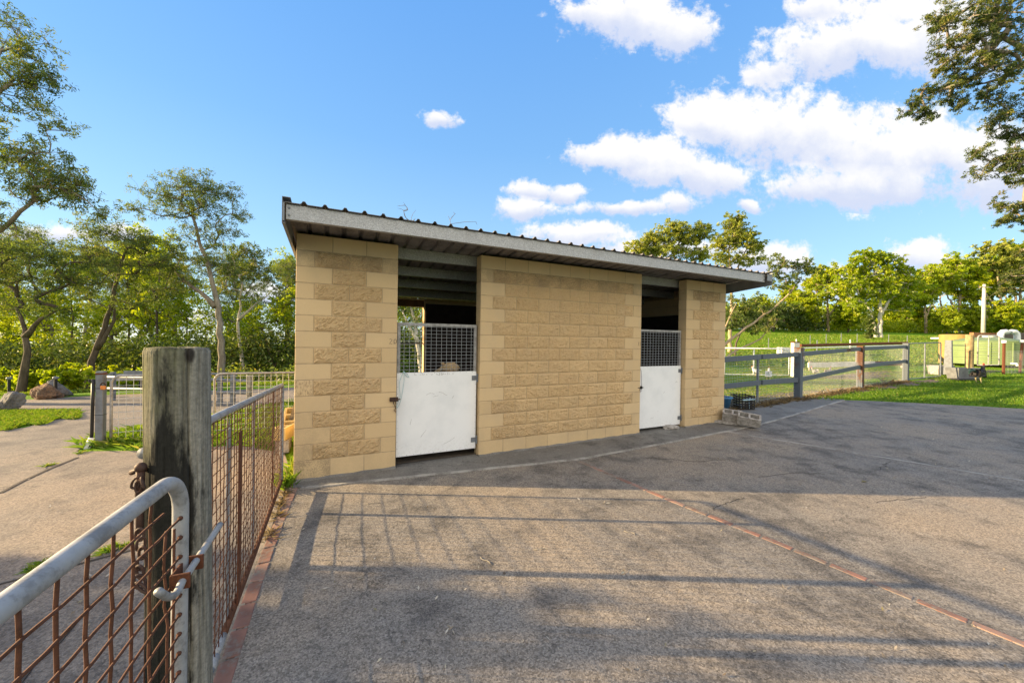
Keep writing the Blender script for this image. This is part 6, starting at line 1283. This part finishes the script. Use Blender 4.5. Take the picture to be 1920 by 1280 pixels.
# ------------------------------------------------------------------ animals
def skin_body(name, chains, mat, parent, levels=2, root=0):
    """chains: lists of (point, radius); joints with equal coordinates are shared -> one continuous skinned surface"""
    V, R, E_, idx = [], [], [], {}
    for ch_ in chains:
        pv = None
        for (p, r) in ch_:
            k = tuple(np.round(p, 4))
            if k not in idx: idx[k] = len(V); V.append(p); R.append(r)
            i = idx[k]
            if pv is not None and pv != i: E_.append((pv, i))
            pv = i
    off = ORIG[parent.name]; me = bpy.data.meshes.new(name); me.from_pydata([tuple(np.array(v) - off) for v in V], E_, []); me.update()
    o = bpy.data.objects.new(name, me); C.objects.link(o)
    sk = o.modifiers.new('skin', 'SKIN'); sk.use_smooth_shade = True
    for i, d_ in enumerate(me.skin_vertices[0].data):
        r = R[i]; d_.radius = (r, r) if np.isscalar(r) else r; d_.use_root = (i == root)
    o.modifiers.new('sub', 'SUBSURF').levels = levels; o.modifiers['sub'].render_levels = levels
    dg = bpy.context.evaluated_depsgraph_get(); m2 = bpy.data.meshes.new_from_object(o.evaluated_get(dg)); bpy.data.objects.remove(o)
    m2.shade_smooth(); return link(name, m2, mat, parent)
def fn_hair(a, b_, sc):
    def fn(t, p, oc, out):
        n = t.noise(t.mapv(oc, (1, 1, 0.35)), sc, 5, 0.65); setp(t, p, t.mix(t.sstep(n, 0.35, 0.7), a, b_), 0.8, bump=n, bs=0.4, bd=0.006)
    return fn
M_PONY = material('tan_coat', fn_hair((0.46, 0.28, 0.13), (0.58, 0.40, 0.21), 30)); M_MANE = material('flaxen_mane', fn_hair((0.70, 0.55, 0.33), (0.50, 0.33, 0.16), 60))
# pony in the left stall: only the top of its lowered head shows over the door
pc = B(2.0, -1.3, 0.0)
pony = thing('pony', 'tan pony in the left stall, its tousled head just showing over the door', 'pony', B(2.0, -1.6, -0.012))
def PB(s, o, z): return B(2.06 + s, o, z)
hd = [(PB(0, -1.35, 0.90), 0.20), (PB(0, -1.02, 1.04), 0.135), (PB(0.0, -0.72, 1.19), 0.105), (PB(0.0, -0.50, 1.25), 0.088), (PB(0.0, -0.36, 1.13), 0.082), (PB(0.0, -0.27, 0.95), 0.06), (PB(0.0, -0.235, 0.83), 0.052)]
bdy = [(PB(0, -1.35, 0.90), 0.20), (PB(0, -1.7, 0.83), 0.235), (PB(0, -2.1, 0.82), 0.245), (PB(0, -2.45, 0.87), 0.22), (PB(0, -2.66, 0.84), 0.14)]
legs = []
for s_ in (-0.13, 0.13):
    legs.append([(PB(0, -1.35, 0.90), 0.20), (PB(s_, -1.33, 0.66), 0.085), (PB(s_, -1.33, 0.40), 0.048), (PB(s_, -1.33, 0.16), 0.036), (PB(s_, -1.30, 0.03), 0.05)])
    legs.append([(PB(0, -2.45, 0.87), 0.22), (PB(s_, -2.42, 0.64), 0.11), (PB(s_, -2.56, 0.42), 0.055), (PB(s_, -2.50, 0.17), 0.038), (PB(s_, -2.47, 0.03), 0.052)])
skin_body('body', [hd, bdy] + legs, M_PONY, pony, 2, 0)
rs = np.random.RandomState(6)
def strands(base_fn, n, L, r, drop, par, name):
    b = MB()
    for i in range(n):
        p0, d0 = base_fn(i / max(1, n - 1)); P = [p0]; d = np.array(d0, float)
        for k in range(5): d = d + np.array([0, 0, -drop]) + rs.normal(0, 0.08, 3); d /= np.linalg.norm(d); P.append(P[-1] + d * L / 5)
        b.tube(P, [r, r, r * 0.95, r * 0.8, r * 0.5, r * 0.15], 5)
    return b.build(name, M_MANE, par, smooth=True)
strands(lambda u: (PB(rs.uniform(-0.025, 0.035), -0.47 + rs.uniform(-0.07, 0.05), 1.335 + rs.uniform(-0.012, 0.028)), D3 * rs.uniform(-0.95, 0.95) - N3 * rs.uniform(0.25, 0.9) + Z3 * 0.10), 130, 0.17, 0.008, 0.26, pony, 'forelock')
strands(lambda u: (PB(rs.uniform(-0.03, 0.03), -0.52 - 0.75 * u, 1.33 - 0.20 * u + rs.uniform(-0.02, 0.01)), D3 * rs.choice([-1, 1]) * rs.uniform(0.5, 1) + Z3 * 0.1), 110, 0.24, 0.009, 0.4, pony, 'mane')
strands(lambda u: (PB(rs.uniform(-0.03, 0.03), -2.76, 0.96), -N3 * -0.4 + Z3 * 0.0 + rs.normal(0, 0.15, 3)), 40, 0.75, 0.012, 0.35, pony, 'tail')
for s_ in (-1, 1):
    b = MB(); e0 = PB(0.055 * s_, -0.53, 1.315); b.tube([e0, e0 + D3 * 0.035 * s_ + Z3 * 0.035, e0 + D3 * 0.062 * s_ + Z3 * 0.045], [0.022, 0.026, 0.004], 8); b.build('ear', M_PONY, pony, smooth=True)
    b = MB(); b.ball(PB(0.075 * s_, -0.40, 1.165), 0.017, 10, 8); b.build('eye', M_BLACK, pony, smooth=True)
# poultry
def bird(name, label, cat, p, yaw, sc, mats, big=False, group=None):
    body, tailm, red, legm = mats; k = thing(name, label, cat, p, group); f = np.array([math.cos(yaw), math.sin(yaw), 0]); sd = np.array([-f[1], f[0], 0])
    X = lambda a, s_, z: p + (f * a + sd * s_ + Z3 * z) * sc
    ch_ = [[(X(-0.12, 0, 0.30), 0.075 * sc), (X(-0.03, 0, 0.27), 0.115 * sc), (X(0.07, 0, 0.29), 0.105 * sc), (X(0.13, 0, 0.37), 0.062 * sc), (X(0.155, 0, 0.45), 0.042 * sc), (X(0.17, 0, 0.505), 0.040 * sc), (X(0.195, 0, 0.515), 0.024 * sc)]]
    skin_body('body', ch_, body, k, 2, 1)
    for s_ in (-1, 1):
        b = MB(); b.tube([X(-0.01, 0.05 * s_, 0.22), X(-0.015, 0.052 * s_, 0.13), X(0.01, 0.052 * s_, 0.015)], [0.028 * sc, 0.013 * sc, 0.010 * sc], 8)
        for a in (-0.5, 0, 0.5): b.tube([X(0.01, 0.052 * s_, 0.012), X(0.01 + 0.055 * math.cos(a), 0.052 * s_ + 0.055 * math.sin(a), 0.006)], 0.006 * sc, 5)
        b.build('leg', legm, k)
        b = MB(); v = [X(0.07, 0.112 * s_, 0.33), X(0.09, 0.115 * s_, 0.26), X(0.0, 0.132 * s_, 0.21), X(-0.11, 0.10 * s_, 0.22), X(-0.17, 0.07 * s_, 0.28), X(-0.05, 0.122 * s_, 0.345)]
        v2 = [q_ - sd * s_ * 0.03 * sc for q_ in v]; n = 6; b.put(v + v2, [tuple(range(n)), tuple(range(2 * n - 1, n - 1, -1))] + [(i, n + i, n + (i + 1) % n, (i + 1) % n) for i in range(n)]); b.build('wing', body, k, bevel=0.006)
    b = MB(); b.tube([X(0.205, 0, 0.51), X(0.235, 0, 0.50)], [0.012 * sc, 0.002], 6); b.build('beak', legm, k)
    b = MB(); h_ = 0.05 if big else 0.028; cp = [X(0.145, 0, 0.545)] + [X(0.15 + 0.02 * i, 0, 0.545 + (h_ if i % 2 == 0 else h_ * 0.55)) for i in range(4)] + [X(0.215, 0, 0.53)]
    n = len(cp); b.put([q_ + sd * 0.006 * sc for q_ in cp] + [q_ - sd * 0.006 * sc for q_ in cp], [tuple(range(n)), tuple(range(2 * n - 1, n - 1, -1))] + [(i, n + i, n + (i + 1) % n, (i + 1) % n) for i in range(n)])
    b.tube([X(0.195, 0, 0.49), X(0.19, 0, 0.445 if big else 0.465)], [0.014 * sc, 0.019 * sc], 7); b.build('comb', red, k)
    b = MB(); rs_ = np.random.RandomState(3); nf_ = 14 if big else 8
    for i in range(nf_):
        a = rs_.uniform(0.5, 1.15) if big else rs_.uniform(0.3, 0.8); P = [X(-0.13, rs_.uniform(-0.03, 0.03), 0.32)]; L_ = 0.30 if big else 0.16
        for q_ in range(6): P.append(P[-1] + (-f * math.cos(a) + Z3 * math.sin(a) + sd * rs_.normal(0, 0.05)) * L_ / 6 * sc); a -= 0.32 if big else 0.08
        b.tube(P, [0.012 * sc, 0.018 * sc, 0.018 * sc, 0.016 * sc, 0.013 * sc, 0.01 * sc, 0.002], 5)
    b.build('tail', tailm, k, smooth=True)
    return k
M_FBLK = plain('black_feather', (0.018, 0.015, 0.014), 0.5, 0, 0.4, 20); M_FGRN = plain('green_black_feather', (0.02, 0.05, 0.045), 0.35, 0, 0.4, 20); M_COMB = plain('red_comb', (0.55, 0.05, 0.02), 0.6); M_LEG = plain('yellow_leg', (0.50, 0.40, 0.20), 0.7); M_FWHT = plain('white_feather', (0.72, 0.70, 0.66), 0.7, 0, 0.06, 10); M_FBRN = plain('speckled_feather', (0.40, 0.33, 0.26), 0.8, 0, 0.5, 25)
bird('rooster', 'black rooster with a red comb and arched tail standing on the lawn by the trough', 'rooster', gp3(1835, 15.4), 0.15, 1.42, (M_FBLK, M_FGRN, M_COMB, M_LEG), True)
bird('hen', 'white hen standing in the paddock behind the rail fence', 'hen', gp3(1441, 15.5), 0.9, 1.0, (M_FWHT, M_FWHT, M_COMB, M_LEG), False, 'hens in the paddock')
bird('hen', 'small white hen near the white gate, seen left of the fence picket', 'hen', gp3(1417, 17.0), 2.6, 0.8, (M_FWHT, M_FWHT, M_COMB, M_LEG), False, 'hens in the paddock')
bird('hen', 'speckled hen grazing between the two rusty fence posts', 'hen', gp3(1553, 17.0), 0.3, 0.85, (M_FBRN, M_FBRN, M_COMB, M_LEG), False, 'hens in the paddock')
bird('hen', 'grey brown hen further left between the two rusty fence posts', 'hen', gp3(1528, 17.3), 2.9, 0.8, (plain('grey_feather', (0.25, 0.24, 0.23), 0.8, 0, 0.4, 25), M_FBRN, M_COMB, M_LEG), False, 'hens in the paddock')

# ------------------------------------------------------------------ grass, weeds and litter
def blades(name, n, place, L, Wd, mat, seed, lean=0.5, bias=0.5):
    rs = np.random.RandomState(seed); P = place(rs, n); n = len(P); z = gz(P[:, 0], P[:, 1]); a = rs.uniform(0, 6.2832, n); l = L * rs.uniform(0.5, 1.4, n)
    base = np.stack([P[:, 0], P[:, 1], z - 0.01], 1); s_ = np.stack([np.cos(a), np.sin(a), np.zeros(n)], 1) * (Wd * rs.uniform(0.6, 1.4, n))[:, None]; b2 = a + 1.57 + rs.normal(0, 0.5, n); ln = rs.uniform(0, lean, n)
    d = np.stack([np.cos(b2) * ln, np.sin(b2) * ln, np.ones(n)], 1); d /= np.linalg.norm(d, axis=1)[:, None]
    d2 = d + np.stack([np.cos(b2) * ln * 1.2, np.sin(b2) * ln * 1.2, -0.3 * np.ones(n)], 1)
    m = base + d * (l * 0.55)[:, None]; t = m + d2 * (l * 0.5)[:, None]
    V = np.stack([base - s_ * 0.5, base + s_ * 0.5, m + s_ * 0.35, t], 1)
    o = quads_mesh(name, V, mat, None, np.clip(rs.normal(bias, 0.22, n), 0, 1)); o['kind'] = 'stuff'; return o
def lawn(rs, n):
    t = rs.uniform(13, 36, n); o = rs.uniform(-3.4, 9, n); ok = (t > yardT(o) + 0.03 + 0.10 * rs.rand(n)) & ((o > -1.35 + 0.25 * np.sin(t * 3)) | (t > 24.5)) & (rs.rand(n) < np.clip(1.3 - (t - 14) / 30, 0.3, 1)); t, o = t[ok], o[ok]
    return np.stack([COR[0] + D[0] * t - NB[0] * o, COR[1] + D[1] * t - NB[1] * o], 1)
blades('lawn_grass', 130000, lawn, 0.065, 0.016, L_GRASS, 101, 0.8, 0.42)
def clump(cs, r):
    def f(rs, n):
        k = rs.randint(0, len(cs), n); return np.array(cs)[k] + rs.normal(0, 1, (n, 2)) * np.array(r)
    return f
tf = [on(px, py, -0.05)[:2] for px, py in ((205, 820), (225, 815), (250, 812), (272, 808), (300, 800), (235, 826), (262, 824), (330, 795), (200, 828))]
blades('tuft_grass', 2600, clump(tf, (0.13, 0.10)), 0.17, 0.014, L_GRASS, 102, 1.4, 0.5)
def verge(rs, n):
    px = rs.uniform(-120, 150, n); py = rs.uniform(768, 806, n); ok = py < 806 - 0.16 * np.clip(px, 0, 200) + 3 * np.sin(px * 0.1); v = [on(a, c, -0.13)[:2] for a, c in zip(px[ok], py[ok])]; return np.array(v)
blades('verge_grass', 16000, verge, 0.08, 0.012, L_GRASS, 103, 0.8, 0.55)
def strip_far(rs, n):
    px = rs.uniform(-60, 700, n); Y = rs.uniform(12.4, 15.5, n) + 0.002 * px; return np.stack([(px - 960) / FPX * Y, Y], 1)
blades('verge_grass', 22000, strip_far, 0.14, 0.02, L_GRASS, 104, 0.8, 0.6)
def mid_left(rs, n):
    t = rs.uniform(-2.6, 0.3, n); o = rs.uniform(-6.5, -1.7, n); ok = ~inside(t, o, DRIVE); t, o = t[ok], o[ok]; return np.stack([COR[0] + D[0] * t - NB[0] * o, COR[1] + D[1] * t - NB[1] * o], 1)
blades('tuft_grass', 9000, mid_left, 0.13, 0.012, L_GRASS, 105, 1.0, 0.5)
def corner(rs, n): t = rs.normal(-0.06, 0.035, n); o = rs.choice([0.0, -0.25, -0.55, 0.10], n) + rs.normal(0, 0.06, n); return np.stack([COR[0] + D[0] * t - NB[0] * o, COR[1] + D[1] * t - NB[1] * o], 1)
blades('tuft_grass', 240, corner, 0.15, 0.010, L_GRASS, 106, 0.8, 0.6)
def sill(rs, n): t = rs.normal(-0.06, 0.02, n); o = rs.choice([0.35, 0.62, 0.9, 1.3], n) + rs.normal(0, 0.05, n); return np.stack([COR[0] + D[0] * t - NB[0] * o, COR[1] + D[1] * t - NB[1] * o], 1)
blades('dry_tufts', 260, sill, 0.06, 0.006, L_DRY, 107, 1.5, 0.8)
def fenceline(rs, n): s_ = rs.rand(n); i = rs.choice(4, n, p=[0.2, 0.25, 0.35, 0.2]); a = np.array([segs[k][:2] for k in i]); c = np.array([segs[k + 1][:2] for k in i]); return a + (c - a) * s_[:, None] + rs.normal(0, 1, (n, 2)) * np.array([0.10, 0.10]) - np.outer(np.ones(n), fv[:2]) * 0.05
blades('dry_weeds', 5200, fenceline, 0.10, 0.012, L_DRY, 108, 2.2, 0.35)
def weeds(rs, n): k = np.array([gp3(px, Y)[:2] for px, Y in ((1540, 12.0), (1552, 12.2), (1640, 14.6), (1662, 15.2), (1668, 15.4), (1572, 12.5))]); return k[rs.randint(0, len(k), n)] + rs.normal(0, 0.10, (n, 2))
blades('dry_weeds', 70, weeds, 0.22, 0.006, L_DRY, 109, 0.5, 0.3)
def joints(rs, n):
    k = [on(px, py, -0.04)[:2] for px, py in ((80, 1052), (95, 1046), (60, 1058), (215, 1022), (228, 1018), (205, 1024), (90, 864), (150, 842))]; return np.array(k)[rs.randint(0, len(k), n)] + rs.normal(0, 0.025, (n, 2))
blades('joint_weeds', 420, joints, 0.05, 0.006, L_GRASS, 110, 1.8, 0.6)
def pad_(rs, n): px = rs.uniform(1340, 1720, n); Y = rs.uniform(9.5, 22, n); ok = (Y > 6.6 + 0.579 * (px - 960) / FPX * Y - 0.35); return np.stack([(px - 960) / FPX * Y, Y], 1)[ok]
blades('paddock_grass', 26000, pad_, 0.055, 0.012, L_STRAW, 111, 1.2, 0.5)
def field(rs, n): px = rs.uniform(1300, 2050, n); Y = rs.uniform(22, 62, n); return np.stack([(px - 960) / FPX * Y, Y], 1)
blades('field_grass', 60000, field, 0.16, 0.07, L_GRASS, 112, 0.9, 0.62)
# fallen leaves and twigs on the concrete
rs = np.random.RandomState(120); LV = []
for (px, py, L_, a) in [(845, 1178, 0.045, 0.4), (838, 1182, 0.04, 1.2), (850, 1184, 0.035, 2.2), (842, 1174, 0.03, 2.9), (1140, 946, 0.06, 0.2), (1133, 945, 0.05, 1.0), (1170, 1070, 0.06, 1.4), (1168, 1076, 0.05, 0.6), (676, 1082, 0.05, 0.3), (1085, 938, 0.05, 2.2), (610, 1100, 0.05, 0.2), (1620, 910, 0.10, 0.2), (1730, 930, 0.07, 0.1), (1690, 932, 0.05, 0.1)] + \
    [(rs.uniform(560, 1900), rs.uniform(930, 1270), rs.uniform(0.015, 0.04), rs.uniform(0, 3.1)) for _ in range(70)] + [(rs.uniform(1300, 1900), rs.uniform(790, 920), rs.uniform(0.03, 0.06), rs.uniform(0, 3.1)) for _ in range(40)] + [(rs.uniform(20, 270), rs.uniform(830, 1180), rs.uniform(0.02, 0.05), rs.uniform(0, 3.1)) for _ in range(30)]:
    g = on(px, py, -0.03); g[2] = float(gz(g[0], g[1])) + 0.004; d = np.array([math.cos(a), math.sin(a), 0]); s_ = np.array([-d[1], d[0], 0]) * L_ * rs.uniform(0.12, 0.22)
    LV.append([g - d * L_ / 2 + Z3 * 0.002, g + s_ + Z3 * rs.uniform(0.004, 0.012), g + d * L_ / 2 + Z3 * rs.uniform(0.002, 0.02), g - s_ + Z3 * rs.uniform(0.003, 0.008)])
quads_mesh('leaf_litter', np.array(LV), leafmat('fallen_leaf', [(0.10, 0.07, 0.045), (0.30, 0.24, 0.17), (0.55, 0.50, 0.42), (0.24, 0.20, 0.09)], 0.1), None, rs.rand(len(LV)))['kind'] = 'stuff'
b = MB()
for (px, py, L_) in [(700, 942, 0.16), (1014, 1030, 0.12), (910, 1050, 0.12), (1180, 1000, 0.10)]:
    g = on(px, py, -0.03); g[2] = float(gz(g[0], g[1])) + 0.006; a = rs.uniform(0, 3.1); b.tube([g + np.array([math.cos(a + 0.5 * math.sin(3 * u)), math.sin(a + 0.5 * math.sin(3 * u)), 0]) * L_ * (u - 0.5) for u in np.linspace(0, 1, 7)], 0.0028, 5)
b.build('twig_litter', M_TIMBER)['kind'] = 'stuff'
